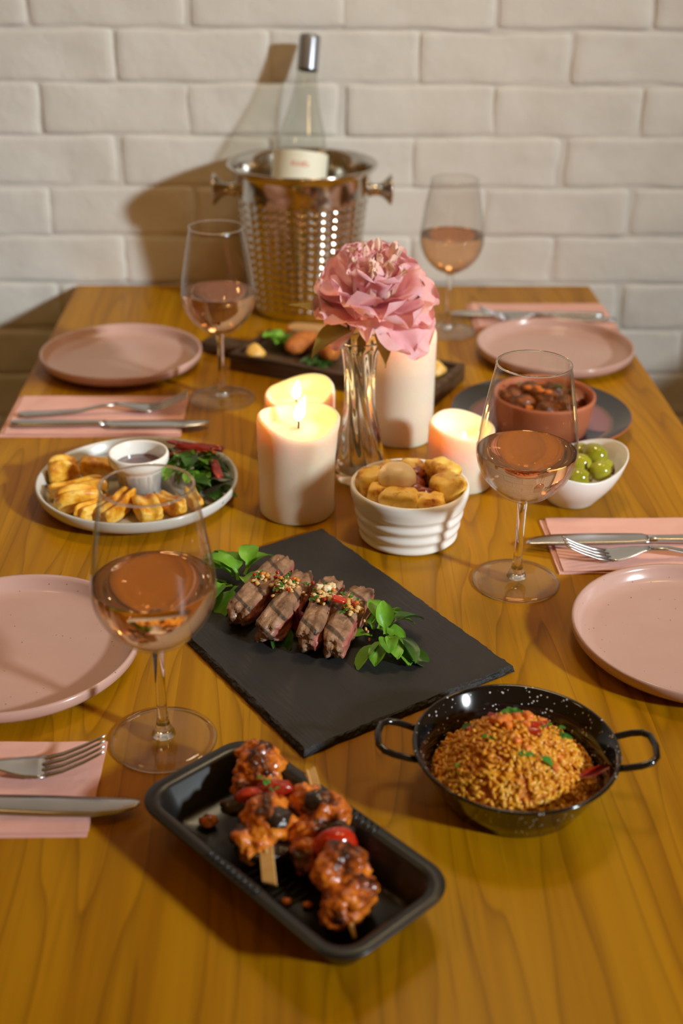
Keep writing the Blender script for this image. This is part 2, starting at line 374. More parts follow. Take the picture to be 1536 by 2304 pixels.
def ico(n):
    if ('i', n) not in _cache:
        bm = bmesh.new(); bmesh.ops.create_icosphere(bm, subdivisions=n, radius=1)
        bm.verts.index_update()
        _cache[('i', n)] = ([p.co.copy() for p in bm.verts], [tuple(p.index for p in q.verts) for q in bm.faces]); bm.free()
    return _cache[('i', n)]
def nz(p, s, seed): return noise.noise(Vector(p) * s + Vector((seed * 7.3, seed * 3.1, seed * 5.7)))
def blob(sx, sy, sz, amp=.1, freq=1.6, seed=0, sub=3, k=2.0, fine=0.0):
    """rounded lump: superellipsoid of exponent k (2 = ellipsoid, 6 = rounded box), noise in its surface; rests on z = 0"""
    V, F = (ico(sub) if k <= 2.2 else cubesphere(sub * 3))
    out = []
    for p in V:
        d = p.normalized()
        m = (abs(d.x) ** k + abs(d.y) ** k + abs(d.z) ** k) ** (-1 / k)
        q = d * m * (1 + amp * nz(d, freq, seed) + amp * .5 * nz(d, freq * 2.3, seed + 9) + fine * nz(d, freq * 7, seed + 4))
        out.append(Vector((q.x * sx, q.y * sy, q.z * sz)))
    zm = min(p.z for p in out)
    return [p - Vector((0, 0, zm)) for p in out], F
def xf(V, mat4): return [mat4 @ Vector(p) for p in V]
def pose(loc, az=0, el=0, roll=0):
    """local +Y is turned to azimuth az (from +x, counter-clockwise) and elevation el"""
    return Matrix.Translation(Vector(loc)) @ Matrix.Rotation(az - PI / 2, 4, 'Z') @ Matrix.Rotation(el, 4, 'X') @ Matrix.Rotation(roll, 4, 'Y')
def leaf(L, W, bend=.5, cup=.2, ruffle=0, seed=0, nu=6, nv=8, tip=1.0, base=.15, twist=0):
    """blade along +Y bending downward; tip 1 = round spoon, 2 = pointed"""
    V, F = [], []
    for j in range(nv + 1):
        t_ = j / nv
        wd = (max(.16 + .5 * t_ * t_, math.sqrt(max(0.0, 1 - ((t_ - .62) / .38) ** 2))) if t_ < .62 else math.sqrt(max(.0, 1 - ((t_ - .62) / .385) ** 2))) if tip < 1.9 else (math.sin(PI * t_ ** .62) ** 1.15)
        wd = max(wd, base * (1 - t_))
        ang = bend * t_
        cy0 = L * (math.sin(ang) / bend if abs(bend) > 1e-3 else t_) if abs(bend) > 1e-3 else L * t_
        cz0 = -L * ((1 - math.cos(ang)) / bend) if abs(bend) > 1e-3 else 0
        for i in range(nu + 1):
            u = 2 * i / nu - 1
            x = u * wd * W / 2
            z = cz0 + cup * W * u * u * wd
            r_ = ruffle * nz((u * 1.3, t_ * 2.0, 0), 1.7, seed) * (abs(u) * .6 + t_ * .7)
            tw = twist * t_
            V.append(Vector((x * math.cos(tw), cy0 + ruffle * .4 * nz((u, t_, 3), 2, seed) * t_, z + r_ + x * math.sin(tw))))
    for j in range(nv):
        for i in range(nu):
            a = j * (nu + 1) + i; F.append((a, a + 1, a + nu + 2, a + nu + 1))
    return V, F
def petal(L, W, cup=.35, curl=.6, ruffle=.004, seed=0, nu=12, nv=14, open_=0.0):
    """broad petal rising along +Y, hollow on +Z side, lip curling away (-Z)"""
    V, F = [], []
    for j in range(nv + 1):
        t_ = j / nv
        wd = (.28 + .72 * math.sin(min(1, t_ / .62) * PI / 2)) * (1 if t_ < .62 else (1 - .90 * ((t_ - .62) / .38) ** 4.5) ** .5)
        for i in range(nu + 1):
            u = 2 * i / nu - 1
            x = u * wd * W / 2
            y = L * (t_ - .04 * abs(u) ** 2 * t_ ** 2 + .018 * math.sin(u * 7 + seed) * t_ ** 5)
            z = cup * W * (u * u * .8) * (1 - .2 * t_) + L * cup * (.55 * (1 - math.cos(t_ * 2.0)) - .0)
            if t_ > .6: z -= curl * L * ((t_ - .6) / .4) ** 2 * .35
            z += ruffle * nz((u * 1.1, t_ * 1.0, 0), 1.6, seed) * (t_ ** 1.5) * 2.4 + ruffle * math.sin(u * 6 + seed) * t_ ** 3 * .55
            y += ruffle * .8 * nz((u * 1.6, 5, 1), 1.6, seed) * t_ ** 3
            V.append(Vector((x, y, z)))
    for j in range(nv):
        for i in range(nu):
            a = j * (nu + 1) + i; F.append((a, a + 1, a + nu + 2, a + nu + 1))
    return V, F
def child(name, data, mat, parent, mtx=None, smooth=True):
    V, F = data
    o = build(name, V, F, mat, parent, smooth=smooth)
    if mtx is not None: o.matrix_basis = mtx
    return o

# ------------------------------------------------------------------ setting
WY = 1.872
wall = build('wall_back', *box_data(-2.2, 2.4, WY, WY + .2, 0, 2.6), 'mortar', smooth=False); tag(wall, kind='structure')
fl = build('floor', *box_data(-2.2, 2.4, -1.2, WY, -.08, 0), 'floor', smooth=False); tag(fl, kind='structure')
random.seed(4)
bmeshes = []
BW, BH, PX, PZ = .2128, .0700, .2170, .0735
for k in range(7):
    V, F = cubesphere(15)
    out = []
    for p in V:
        q = Vector(p); e = 20
        m = (abs(q.x) ** e + abs(q.y) ** e + abs(q.z) ** e) ** (-1 / e) * max(abs(q.x), abs(q.y), abs(q.z))
        q = q * m
        x = q.x * BW / 2 * 1.01; z = q.z * BH / 2 * 1.02
        edge = max(0, max(abs(q.x) * BW / 2 - BW / 2 + .005, abs(q.z) * BH / 2 - BH / 2 + .005)) / .005
        y = q.y * .0023 + (.0022 * nz((x * 16, 0, z * 20), 1, k) if q.y < 0 else 0)
        if q.y < 0: y += .0018 * edge ** 1.6
        x += .0028 * nz((x * 9, 1, z * 25), 1, k + 20); z += .0036 * nz((x * 14, 2, z * 9), 1, k + 40)
        out.append(Vector((x, y, z)))
    me = bpy.data.meshes.new('brick'); me.from_pydata([tuple(v) for v in out], [], F); me.materials.append(MT['brick'])
    me.polygons.foreach_set('use_smooth', [True] * len(me.polygons)); bmeshes.append(me)
for r in range(-5, 9):
    zc = TZ + .001 + PZ * r + PZ / 2
    off = -.27 if r % 2 == 0 else -.38
    for c in range(-4, 7):
        xj = off + c * PX + random.uniform(-.006, .006)
        o = bpy.data.objects.new('brick', random.choice(bmeshes)); col.objects.link(o)
        o.location = (xj + PX / 2, WY + .0002 + random.uniform(-.0008, .0006), zc + random.uniform(-.0012, .0012))
        o.rotation_euler = (random.uniform(-.012, .012), random.uniform(-.004, .004), random.uniform(-.008, .008)); o.parent = wall

# ------------------------------------------------------------------ table
tab = thing('dining_table', (0, 0, 0), 'honey-coloured varnished wooden dining table against the white brick wall', 'table')
edges = [-.346, -.222, -.101, .05, .155, .262, .352, .437]
for a, b in zip(edges, edges[1:]):
    child('board', bevel_box(-(b - a) / 2, (b - a) / 2, -.86, .86, -.032, 0, .00012, 1), 'wood', tab, Matrix.Translation(((a + b) / 2, 1.004, TZ)), smooth=False)
for x0, x1, y0, y1 in [(-.30, .39, 1.78, 1.80), (-.30, .39, .21, .23), (-.30, -.28, .23, 1.78), (.37, .39, .23, 1.78)]:
    child('apron', bevel_box(x0, x1, y0, y1, TZ - .105, TZ - .032, .001, 1), 'darkwood', tab, smooth=False)
for x, y in [(-.30, .21), (.33, .21), (-.30, 1.74), (.33, 1.74)]:
    child('leg', bevel_box(x, x + .06, y, y + .06, 0, TZ - .032, .003, 2), 'darkwood', tab, smooth=False)

# ------------------------------------------------------------------ chair beside the table (outside the frame; shades the lower wall)
ch = thing('dining_chair', (.755, 1.38, 0), 'dark wooden dining chair drawn up to the right side of the table', 'chair')
child('seat', bevel_box(-.21, .21, -.21, .21, .43, .455, .008, 2), 'darkwood', ch)
for x, y in [(-.2, -.2), (-.2, .165), (.165, -.2), (.165, .165)]:
    child('leg', bevel_box(x, x + .035, y, y + .035, 0, .43, .004, 2), 'darkwood', ch)
for y in (-.2, .165):
    child('back_post', bevel_box(.175, .21, y, y + .035, .455, .89, .004, 2), 'darkwood', ch)
child('backrest', bevel_box(.18, .205, -.165, .165, .50, .88, .006, 2), 'darkwood', ch)

# ------------------------------------------------------------------ plates
def plate_prof(r, h, foot=.62):
    t_ = .004
    return [(0, .0012), (r * foot, .0012), (r * foot, 0), (r * (foot + .05), 0), (r * (foot + .07), .0018), (r * .86, .0035), (r * .955, .0085), (r * .992, h * .62), (r, h * .9),
            (r * .994, h), (r * .972, h * .99), (r * .955, h * .85), (r * .935, .0105), (r * .90, .0075), (r * .8, .0066), (0, .0066)]
for x, y, lab in [(-.235, 1.525, 'empty pink speckled plate behind the left fork and knife, nearest the ice bucket'),
                  (.327, 1.55, 'empty pink speckled plate behind the terracotta dish, in front of the farthest napkin'),
                  (-.236, .853, 'empty pink plate cut by the left edge, behind the front wine glass'),
                  (.322, .866, 'empty pink plate cut by the right edge beside the black pan')]:
    o = lathe('pink_plate', plate_prof(.1025, .0205), 'pink', n=96, loc=(x, y, TZ)); tag(o, lab, 'plate', 'pink dinner plates')

# ------------------------------------------------------------------ wine glasses
BOWL = [(.0046, .0835), (.011, .0848), (.0195, .0890), (.0285, .0965), (.0362, .1065), (.0412, .1170), (.0434, .1275), (.0431, .1370), (.0413, .1520), (.0385, .1700), (.0345, .1920), (.0312, .2090)]
def interp_prof(P, n):
    # Catmull-Rom resample
    out = []
    for k in range(len(P) - 1):
        p0, p1, p2, p3 = P[max(k - 1, 0)], P[k], P[k + 1], P[min(k + 2, len(P) - 1)]
        for i in range(n):
            s = i / n
            out.append(tuple(.5 * (2 * p1[d] + (p2[d] - p0[d]) * s + (2 * p0[d] - 5 * p1[d] + 4 * p2[d] - p3[d]) * s * s + (3 * p1[d] - p0[d] - 3 * p2[d] + p3[d]) * s ** 3) for d in (0, 1)))
    out.append(P[-1]); return out
BO = interp_prof(BOWL, 3)
def wine_glass(x, y, wz, lab):
    g = thing('wine_glass', (x, y, TZ), lab, 'wine glass', group='wine glasses of rose')
    outer = [(0, .0832)] + BO
    inner = [(max(r - .0009, .0), z + (.0012 if z < .1 else .0004)) for r, z in BO][::-1]
    inner[0] = (inner[0][0], .2090)
    lathe('bowl', outer + [(.03085, .2094)] + inner + [(0, .0852)], 'bowl', g, 72)
    lathe('stem', [(0, .0845), (.0052, .0838), (.0046, .0800), (.0040, .0720), (.0037, .0500), (.0038, .0320), (.0043, .0200), (.0056, .0135), (.0080, .0092), (.0090, .0062), (0, .0058)][::-1], 'glass', g, 32)
    lathe('foot', [(0, .0004), (.036, 0), (.0378, .0006), (.0383, .0014), (.0378, .0023), (.030, .0028), (.016, .0040), (.0085, .0060), (0, .0062)], 'bowl', g, 72)
    for nm, rr_, zz_, tr_ in (('rim', .0310, .2092, .00085), ('foot_rim', .0380, .0014, .0011)):
        lathe(nm, [(rr_ + tr_ * math.cos(2 * PI * q / 8), zz_ + tr_ * math.sin(2 * PI * q / 8)) for q in range(9)], 'glass', g, 96)
    wp = [(0, .0858)] + [(r - .0011, z + .0014) for r, z in BO if .0846 < z < wz - .002]
    rw = 0
    for (r0, z0), (r1, z1) in zip(BO, BO[1:]):
        if z0 <= wz <= z1: rw = r0 + (r1 - r0) * (wz - z0) / (z1 - z0)
    wp += [(rw - .0011, wz), (rw - .0013, wz + .0003), (rw - .0022, wz - .0003), (rw - .0030, wz - .0004), (rw * .6, wz - .0004), (0, wz - .0004)]
    lathe('wine', wp, 'wine', g, 72)
wine_glass(-.1049, .746, .136, 'wine glass of rose standing in front, between pink plate and black tray')
wine_glass(.1893, .972, .1305, 'wine glass of rose in front of the white olive bowl')
wine_glass(-.100, 1.407, .134, 'wine glass of rose in front of the ice bucket, by the left plate')
wine_glass(.1965, 1.652, .136, 'wine glass of rose farthest back, right of the pink flower')

# ------------------------------------------------------------------ ice bucket and bottle
bk = thing('ice_bucket', (-.003, 1.758, TZ), 'hammered stainless steel ice bucket with two round knobs by the wall', 'ice bucket')
NA, NSEG, Z0, Z1, RB, RT = 38, 8, .014, .166, .0745, .0965
ROWS = 14
prof = [(0, .003), (.06, .003), (.066, 0), (.072, .001), (.0742, .006)]
nprof0 = len(prof)
nz_ = ROWS * 8
for k in range(nz_ + 1):
    z = Z0 + (Z1 - Z0) * k / nz_; prof.append((RB + (RT - RB) * z / .205, z))
prof += [(RB + (RT - RB) * .175 / .205, .175), (RB + (RT - RB) * .195 / .205, .195), (.0985, .2010), (.1030, .2040), (.1046, .2062), (.1042, .2082), (.1025, .2088), (.0985, .2065), (.0955, .2000), (.092, .175), (.0735, .012), (.0700, .008), (0, .008)]
def hammered(r, z, a, k):
    if nprof0 <= k <= nprof0 + nz_:
        cu = math.sin((a * NA / 2)) ** 2 ; cv = math.sin(PI * (z - Z0) / (Z1 - Z0) * ROWS) ** 2
        return (r - .0024 * cu * cv, z)
    return (r, z)
lathe('bucket_wall', prof, 'steel', bk, NA * NSEG, rfun=hammered)
for s in (-1, 1):
    V, F = lathe_data([(0, -.002), (.009, 0), (.0075, .004), (.0065, .010), (.0085, .016), (.0135, .021), (.0175, .0245), (.0182, .0262), (.0165, .0275), (0, .0290)], 28)
    m = Matrix.Translation((s * .092, 0, .171)) @ Matrix.Scale(1.2, 4) @ Matrix.Rotation(s * PI / 2, 4, 'Y')
    child('knob', (V, F), 'steel', bk, m)
A, B = Vector((-.022, 1.724, TZ + .035)), Vector((.0085, 1.833, TZ + .365))
d = B - A
bt = thing('wine_bottle', A, 'clear glass wine bottle with cream label leaning in the ice bucket', 'bottle')
bt.rotation_mode = 'QUATERNION'; bt.rotation_quaternion = d.to_track_quat('Z', 'Y'); Ln = d.length
bp = interp_prof([(.0375, .006), (.0385, .012), (.0385, .160), (.0378, .180), (.0345, .205), (.0275, .232), (.0205, .258), (.0160, .282), (.0142, .300), (.0140, Ln - .004)], 3)
lathe('glass_body', [(0, .002), (.034, 0)] + bp + [(.0128, Ln - .003)] + [(r - .0016, z) for r, z in bp][::-1] + [(.030, .008), (0, .012)], 'bottle', bt, 48)
lathe('foil_cap', [(.0146, Ln - .047), (.0147, Ln - .006), (.0140, Ln - .001), (0, Ln), ], 'foil', bt, 32)
# label : a curved sheet facing the camera, with faint print
def wrap(r, a0, a1, z0, z1, na, nz2=1):
    V = [Vector((r * math.sin(a0 + (a1 - a0) * i / na), -r * math.cos(a0 + (a1 - a0) * i / na), z0 + (z1 - z0) * j / nz2)) for j in range(nz2 + 1) for i in range(na + 1)]
    F = [(j * (na + 1) + i, j * (na + 1) + i + 1, (j + 1) * (na + 1) + i + 1, (j + 1) * (na + 1) + i) for j in range(nz2) for i in range(na)]
    return V, F
q = bt.rotation_quaternion; loc_cam = q.inverted() @ (Vector((0, 0, TZ + .575)) - A); az = math.atan2(loc_cam.x, -loc_cam.y)
lb = child('paper_label', wrap(.03885, -1.42, 1.42, .085, .190, 28), 'label', bt, Matrix.Rotation(az, 4, 'Z'))
random.seed(8)
for k, (a, w_, h_) in enumerate([(-.30, .05, .009), (-.22, .03, .012), (-.14, .05, .007), (-.06, .03, .011), (.02, .05, .008), (.10, .06, .010), (.19, .03, .012), (.26, .05, .007)]):
    child('red_lettering', wrap(.0390, a, a + w_, .1685, .1685 + h_ * .7, 2), 'redprint', lb)
for k in range(11):
    child('dark_lettering', wrap(.0390, -.62 + k * .1, -.62 + k * .1 + .04, .142, .147, 2), 'darkprint', lb)

# ------------------------------------------------------------------ candles
def flame(parent, x, y, z, h, lean, power, mat='flame'):
    V, F = lathe_data([(0, 0), (.10, .05), (.19, .18), (.215, .32), (.18, .5), (.11, .72), (.05, .88), (0, 1)], 14)
    V = [Vector((p[0] * h + lean * p[2] ** 1.6 * h, p[1] * h, p[2] * h)) for p in V]
    child('flame', (V, F), mat, parent, Matrix.Translation((x, y, z)))
    point('candle_light', (x + lean * h * .5, y, z + h * .55), power, (1.0, .50, .155), .006, parent)
def candle(x, y, r0, r1, h, rimf, lab, pool, well=None, wick=None, fl=None, nseg=56):
    """pillar with a burnt-in hollow; rimf(a) raises or lowers the rim"""
    c = thing('pillar_candle', (x, y, TZ), lab, 'candle', group='white pillar candles')
    wl = well or .82
    prof = [(0, 0), (r0 * .93, 0), (r0, .003), (r0, h * .3), ((r0 + r1) / 2, h * .6), (r1, h * .86), (r1 * 1.005, h * .93), (r1 * .985, h * .975), (r1 * .94, h), (r1 * .885, h * .992), (r1 * wl, h - .006), (r1 * wl * .93, pool + .0015), (r1 * wl * .8, pool), (r1 * .3, pool), (0, pool)]
    def rf(r, z, a, k):
        if 5 <= k <= 10:
            w_ = {5: .35, 6: .7, 7: .95, 8: 1, 9: 1, 10: .8}[k]
            dz, dr = rimf(a); return (r + dr * w_, z + dz * w_)
        return (r * (1 + .006 * math.sin(3 * a + h * 50)), z)
    lathe('wax', prof, 'wax', c, nseg, rfun=rf)
    if wick:
        wx, wy, wh = wick
        tube('wick', [(wx, wy, pool - .002), (wx + .0005, wy, pool + wh * .5), (wx - .0012, wy, pool + wh)], [.0011, .001, .0007], 'wick', c, 6)
        if fl: flame(c, wx, wy, pool + wh * .7, *fl)
    return c
candle(-.0085, 1.115, .0372, .0388, .1005, lambda a: (.0035 * math.sin(a * 2 + .6) + .0035 * math.cos(a - 2.2) - .0025 * max(0, -math.sin(a)), .0045 * max(0, math.cos(a - .15)) ** 10),
       'tall lit white candle with flame, in front and left of glass vase', .088, .86, (.0015, .002, .011), (.027, .26, .34))
candle(-.006, 1.243, .0372, .0375, .075, lambda a: (.010 * max(0, math.cos(a - .75)) ** 1.5 - .004 * max(0, math.cos(a + 2.0)), 0),
       'shorter lit white candle with a raised lip, behind the front candle', .062, .84, (-.004, -.002, .009), (.022, .1, .30))
candle(.1077, 1.295, .0352, .0352, .1275, lambda a: (.0015 * math.sin(a * 2), 0),
       'tallest white pillar candle, standing under the pink flower', .112, .84, (0, 0, .008), (.018, .05, .20))
candle(.1605, 1.178, .0350, .0342, .066, lambda a: (.0045 * math.cos(a - 2.6) - .0008 * math.sin(3 * a), .001 * math.sin(4 * a)),
       'short glowing white candle between potato bowl and olive bowl', .048, .84, (.002, -.006, .004), (.010, .02, .11))

# ------------------------------------------------------------------ vase and peony
vx, vy = .0555, 1.190
vz = thing('bud_vase', (vx, vy, TZ), 'slim clear glass bud vase with twisted flutes holding the flower', 'vase')
vp = interp_prof([(.0245, .0015), (.0262, .006), (.0268, .016), (.0255, .030), (.0215, .050), (.0168, .072), (.0148, .090), (.0150, .110), (.0165, .130), (.0188, .146), (.0203, .152)], 4)
def flute(r, z, a, k):
    if .02 < z < .146 and k <= len(vp) + 1: return (r * (1 + .075 * math.cos(9 * a + z * 75) * min(1, (z - .02) / .02)), z)
    return (r, z)
lathe('vase_body', [(0, .001), (.022, 0)] + vp + [(.0198, .1530)] + [(r - .0021, z + .0015) for r, z in vp[::-1] if z > .009][1:] + [(0, .0100)], 'vase', vz, 100, rfun=flute)
fw_ = thing('peony', (vx, vy, TZ + .012), 'large pink peony with ruffled petals and green leaves in the glass vase', 'flower')
FC = Vector((.012, .006, .181))           # flower heart, relative to the root
tube('stem', [(-.006, .0, .001), (-.004, .002, .05), (.000, .003, .10), (.004, .004, .14), (.011, .004, .172)], [.0022, .0022, .0021, .0022, .003], 'stem', fw_, 8)
tube('stem', [(.006, -.004, .002), (-.004, -.001, .06), (-.009, .0, .105), (-.011, .0, .140), (-.013, -.001, .158)], [.0014] * 5, 'stem', fw_, 8)
random.seed(21)
T = Matrix.Translation(FC + Vector((0, 0, -.012))) @ Matrix.Rotation(R(21), 4, 'X') @ Matrix.Rotation(R(1), 4, 'Y')
def add_petal(az, el, L, W, mat='petal', cup=.35, curl=.6, ruf=.004, off=.006, zo=0, roll=0, seed=None):
    seed = random.random() * 50 if seed is None else seed
    m = T @ pose((math.cos(az) * off, math.sin(az) * off, zo), az, el, roll)
    return child('petal' if mat == 'petal' else 'inner_petal', petal(L, W, cup, curl, ruf, seed), mat, fw_, m)
n = 7
for i in range(n):       # outer guard petals
    a = 2 * PI * i / n + random.uniform(-.15, .15)
    add_petal(a, R(random.uniform(2, 16) + 12 * max(0, -math.sin(a)) ** 4), random.uniform(.056, .062) - .008 * max(0, -math.sin(a)) ** 4, random.uniform(.056, .064), cup=.20, curl=.35, ruf=.0045, zo=.004)
n = 7
for i in range(n):
    a = 2 * PI * (i + .5) / n + random.uniform(-.2, .2)
    add_petal(a, R(random.uniform(24, 38)), random.uniform(.052, .058), random.uniform(.050, .058), cup=.30, curl=.45, ruf=.005, zo=.010)
n = 7
for i in range(n):
    a = 2 * PI * i / n + random.uniform(-.2, .2)
    add_petal(a, R(random.uniform(44, 58)), random.uniform(.046, .052), random.uniform(.042, .050), cup=.38, curl=.4, ruf=.0055, zo=.014, off=.009)
for i in range(7):
    a = 2 * PI * i / 7 + random.uniform(-.3, .3)
    add_petal(a, R(random.uniform(62, 78)), random.uniform(.042, .048), random.uniform(.024, .034), cup=.38, curl=.4, ruf=.005, zo=.016, off=random.uniform(.008, .014))
for i in range(18):
    a = random.uniform(PI, 2 * PI) if i < 12 else random.uniform(0, PI)
    add_petal(a, R(random.uniform(66, 92)), random.uniform(.048, .057), random.uniform(.008, .012), 'petaloid', cup=.3, curl=.3, ruf=.003, zo=.017, off=random.uniform(.008, .022))
# drooping outer petals, placed one by one (azimuth, elevation)
for a, e, L, W in [(R(197), R(-44), .054, .046), (R(262), R(10), .046, .046), (R(312), R(-20), .054, .054), (R(334), R(-32), .064, .060), (R(200), R(6), .056, .046), (R(352), R(-10), .056, .054)]:
    add_petal(a, e, L, W, cup=.16, curl=.35, ruf=.0045, off=.007, zo=.002)
for base, a, e, L, W, b in [((-.012, 0, .156), R(170), R(30), .064, .040, .5), ((-.012, -.002, .156), R(185), R(58), .058, .034, .6), ((-.010, -.002, .152), R(212), R(6), .056, .034, 1.1), ((.016, -.006, .160), R(318), R(-66), .046, .026, .3), ((.004, .0, .148), R(250), R(-30), .03, .010, .3)]:
    child('leaf', leaf(L, W, b, .12, .002, random.random() * 9, 6, 9, tip=2.0, base=.06), 'fleaf', fw_, pose(base, a, e))

# ------------------------------------------------------------------ napkins and cutlery
def napkin(x, y, w_, d_, lab, seed):
    def layer(ox, oy, z, th, wd, dd):
        V, F = [], []; nu, nv = 22, 12
        def h(u, v): return .0006 * nz((u * 3, v * 3, z * 300), 1.5, seed) + .0004 * nz((u * 8, v * 8, z * 100), 1.5, seed + 2) + .0006
        for s in (0, 1):
            for j in range(nv + 1):
                for i in range(nu + 1):
                    u, v = i / nu, j / nv
                    e = .0010 * nz((u * 4, v * 4, z * 500), 1, seed + 5)
                    V.append(Vector((ox + (u - .5) * wd + (e if i in (0, nu) else 0), oy + (v - .5) * dd + (e if j in (0, nv) else 0), z + s * th + (h(u, v) if s or z > .0005 else 0))))
        N = (nu + 1) * (nv + 1)
        for j in range(nv):
            for i in range(nu):
                a = j * (nu + 1) + i; F.append((a + nu + 1, a + nu + 2, a + 1, a)); F.append((N + a, N + a + 1, N + a + nu + 2, N + a + nu + 1))
        for i in range(nu):
            F.append((i, i + 1, N + i + 1, N + i)); a = nv * (nu + 1) + i; F.append((a + 1, a, N + a, N + a + 1))
        for j in range(nv):
            a = j * (nu + 1); F.append((a + nu + 1, a, N + a, N + a + nu + 1)); a += nu; F.append((a, a + nu + 1, N + a + nu + 1, N + a))
        return V, F
    t_ = thing('paper_napkin', (x, y, TZ), lab, 'napkin', group='folded pink napkins')
    child('lower_fold', layer(-.002, 0, 0, .0010, w_, d_), 'paper', t_, smooth=False)
    child('upper_fold', layer(.001, .0006, .0022, .0009, w_ - .004, d_ - .003), 'paper', t_, smooth=False)
    return t_
napkin(-.240, 1.352, .202, .114, 'folded pink paper napkin in front of the back left plate', 1)
napkin(-.246, .692, .204, .099, 'folded pink paper napkin cut by the left edge, nearest the viewer', 2)
napkin(.335, 1.0365, .205, .105, 'folded pink paper napkin cut by the right edge under fork and knife', 3)
napkin(.3375, 1.712, .198, .110, 'folded pink paper napkin farthest back at the table corner', 4)
def strip(sp, n_w=4):
    """sp: list of (x, half width, z centre, half thickness, crown) along +X -> closed bar"""
    V, F = [], []; m = 2 * (n_w + 1)
    for (x, hw, z, ht, cr, yc) in sp:
        for i in range(n_w + 1):
            u = 2 * i / n_w - 1; V.append(Vector((x, yc + u * hw, z + ht * (1 - .55 * u * u) + cr * u * u)))
        for i in range(n_w + 1):
            u = 1 - 2 * i / n_w; V.append(Vector((x, yc + u * hw, z - ht * (1 - .55 * u * u) + cr * u * u)))
    for k in range(len(sp) - 1):
        for i in range(m):
            j = (i + 1) % m; F.append((k * m + j, k * m + i, (k + 1) * m + i, (k + 1) * m + j))
    F.append(tuple(range(m))); F.append(tuple((len(sp) - 1) * m + i for i in range(m))[::-1])
    return V, F
def fork(x, y, rz, lab):
    """origin under the tine tips; handle runs to -X"""
    t_ = thing('fork', (x, y, TZ + .0040), lab, 'fork', rz, 'steel forks')
    L = .195
    zz = lambda s: (.0028 + .009 * math.exp(-((s - .088) / .028) ** 2) * 1.0 + .0185 * max(0, 1 - s / .052) ** 1.6)
    hd = [(-L + q, w_, zz(L - q), .0013, 0, 0) for q, w_ in [(0, .0045), (.003, .0068), (.012, .0080), (.035, .0072), (.07, .0050), (.095, .0035), (.113, .0034)]]
    child('handle', strip(hd), 'cutlery', t_)
    hh = [(-L + q, w_, zz(L - q), .0010, c_, 0) for q, w_, c_ in [(.111, .0034, 0), (.120, .0048, .0005), (.128, .0080, .0010), (.136, .0106, .0014), (.146, .0120, .0014), (.153, .0122, .0012)]]
    child('head', strip(hh, 6), 'cutlery', t_)
    for k in range(4):
        yc = (k - 1.5) * .0064
        child('tine', strip([(-L + q, w_, zz(L - q) + .0006, .0009, 0, yc * s_) for q, w_, s_ in [(.150, .0024, 1.0), (.165, .0021, .99), (.18, .0018, .96), (.190, .0014, .93), (.195, .0006, .92)]], 2), 'cutlery', t_)
def knife(x, y, rz, lab):
    """origin under the blade tip; handle runs to -X; rests across the napkin"""
    t_ = thing('table_knife', (x, y, TZ + .0042), lab, 'knife', rz, 'steel knives')
    L = .224
    child('handle', strip([(-L + q, w_, .0034, .0031, 0, 0) for q, w_ in [(0, .0040), (.003, .0066), (.012, .0082), (.04, .0080), (.075, .0066), (.098, .0058), (.106, .0062)]]), 'cutlery', t_)
    child('blade', strip([(-L + q, w_, .0032, h_, 0, yc) for q, w_, h_, yc in [(.104, .0060, .0026, 0), (.110, .0086, .0014, -.0020), (.125, .0096, .0010, -.0020), (.165, .0104, .0009, -.0016), (.195, .0098, .0008, -.0010), (.210, .0078, .0008, .0008), (.219, .0050, .0007, .0030), (.2235, .0022, .0005, .0050)]]), 'cutlery', t_)
fork(-.136, 1.362, R(5), 'steel fork on the napkin in front of the back left plate')
knife(-.109, 1.317, R(0), 'steel table knife on the napkin in front of the back left plate')
fork(-.141, .7095, R(7), 'steel fork with raised tines on the nearest napkin, cut by left edge')
knife(-.113, .663, R(-4), 'steel table knife on the nearest napkin, cut by left edge')
fork(.236, 1.001, R(183.5), 'steel fork on the right napkin beside the front right plate')
knife(.207, 1.0365, R(180.5), 'steel table knife on the right napkin, tip towards the wine glass')
fork(.243, 1.683, R(181), 'steel fork on the farthest napkin, behind the back right plate')
knife(.200, 1.712, R(178), 'steel table knife on the farthest napkin at the table corner')

# ------------------------------------------------------------------ grey plate with fried sticks, dip and salad
gp = thing('grey_plate', (-.170, 1.147, TZ), 'pale grey speckled plate carrying golden fried sticks, dip and salad', 'plate')
pp = plate_prof(.1015, .0215); lathe('plate_body', pp[:14], 'grey', gp, 96)
lathe('plate_well', pp[12:], 'greyin', gp, 96)
PZ0 = TZ + .0068
rk = thing('dip_ramekin', (-.166, 1.136, PZ0), 'small white ramekin of plum dip on the grey plate', 'ramekin')
lathe('pot', [(0, .001), (.0185, 0), (.0200, .002), (.0235, .030), (.0255, .034), (.0285, .0365), (.0300, .040), (.0302, .0455), (.0292, .0480), (.0275, .0480), (.0262, .046), (.0240, .034), (.0205, .006), (0, .005)], 'white', rk, 64)
lathe('dip', [(.0238, .0336), (.0236, .0348), (.015, .0342), (0, .0342)], 'dip', rk, 48)
random.seed(5)
def px_line(name, mat, a, b, z, w_, h_, lab, cat, grp, seed, k=5.0, amp=.10, el=0, roll=0):
    a, b = Vector(a), Vector(b); d_ = b - a; L = d_.length
    V, F = blob(L / 2, w_ / 2, h_ / 2, amp, 1.7, seed, 4, k, .03)
    V = [Vector((p.x, p.y + .10 * w_ * math.sin(p.x / L * 3 + seed), p.z + (.14 * h_ * math.sin(p.x / L * 4 + seed * 2) - .18 * h_ * math.exp(-(p.y / w_ * 6) ** 2)) * (p.z / h_))) for p in V]
    o = build(name, V, F, mat, loc=((a.x + b.x) / 2, (a.y + b.y) / 2, z)); o.rotation_euler = (roll, el, math.atan2(d_.y, d_.x))
    return tag(o, lab, cat, grp)
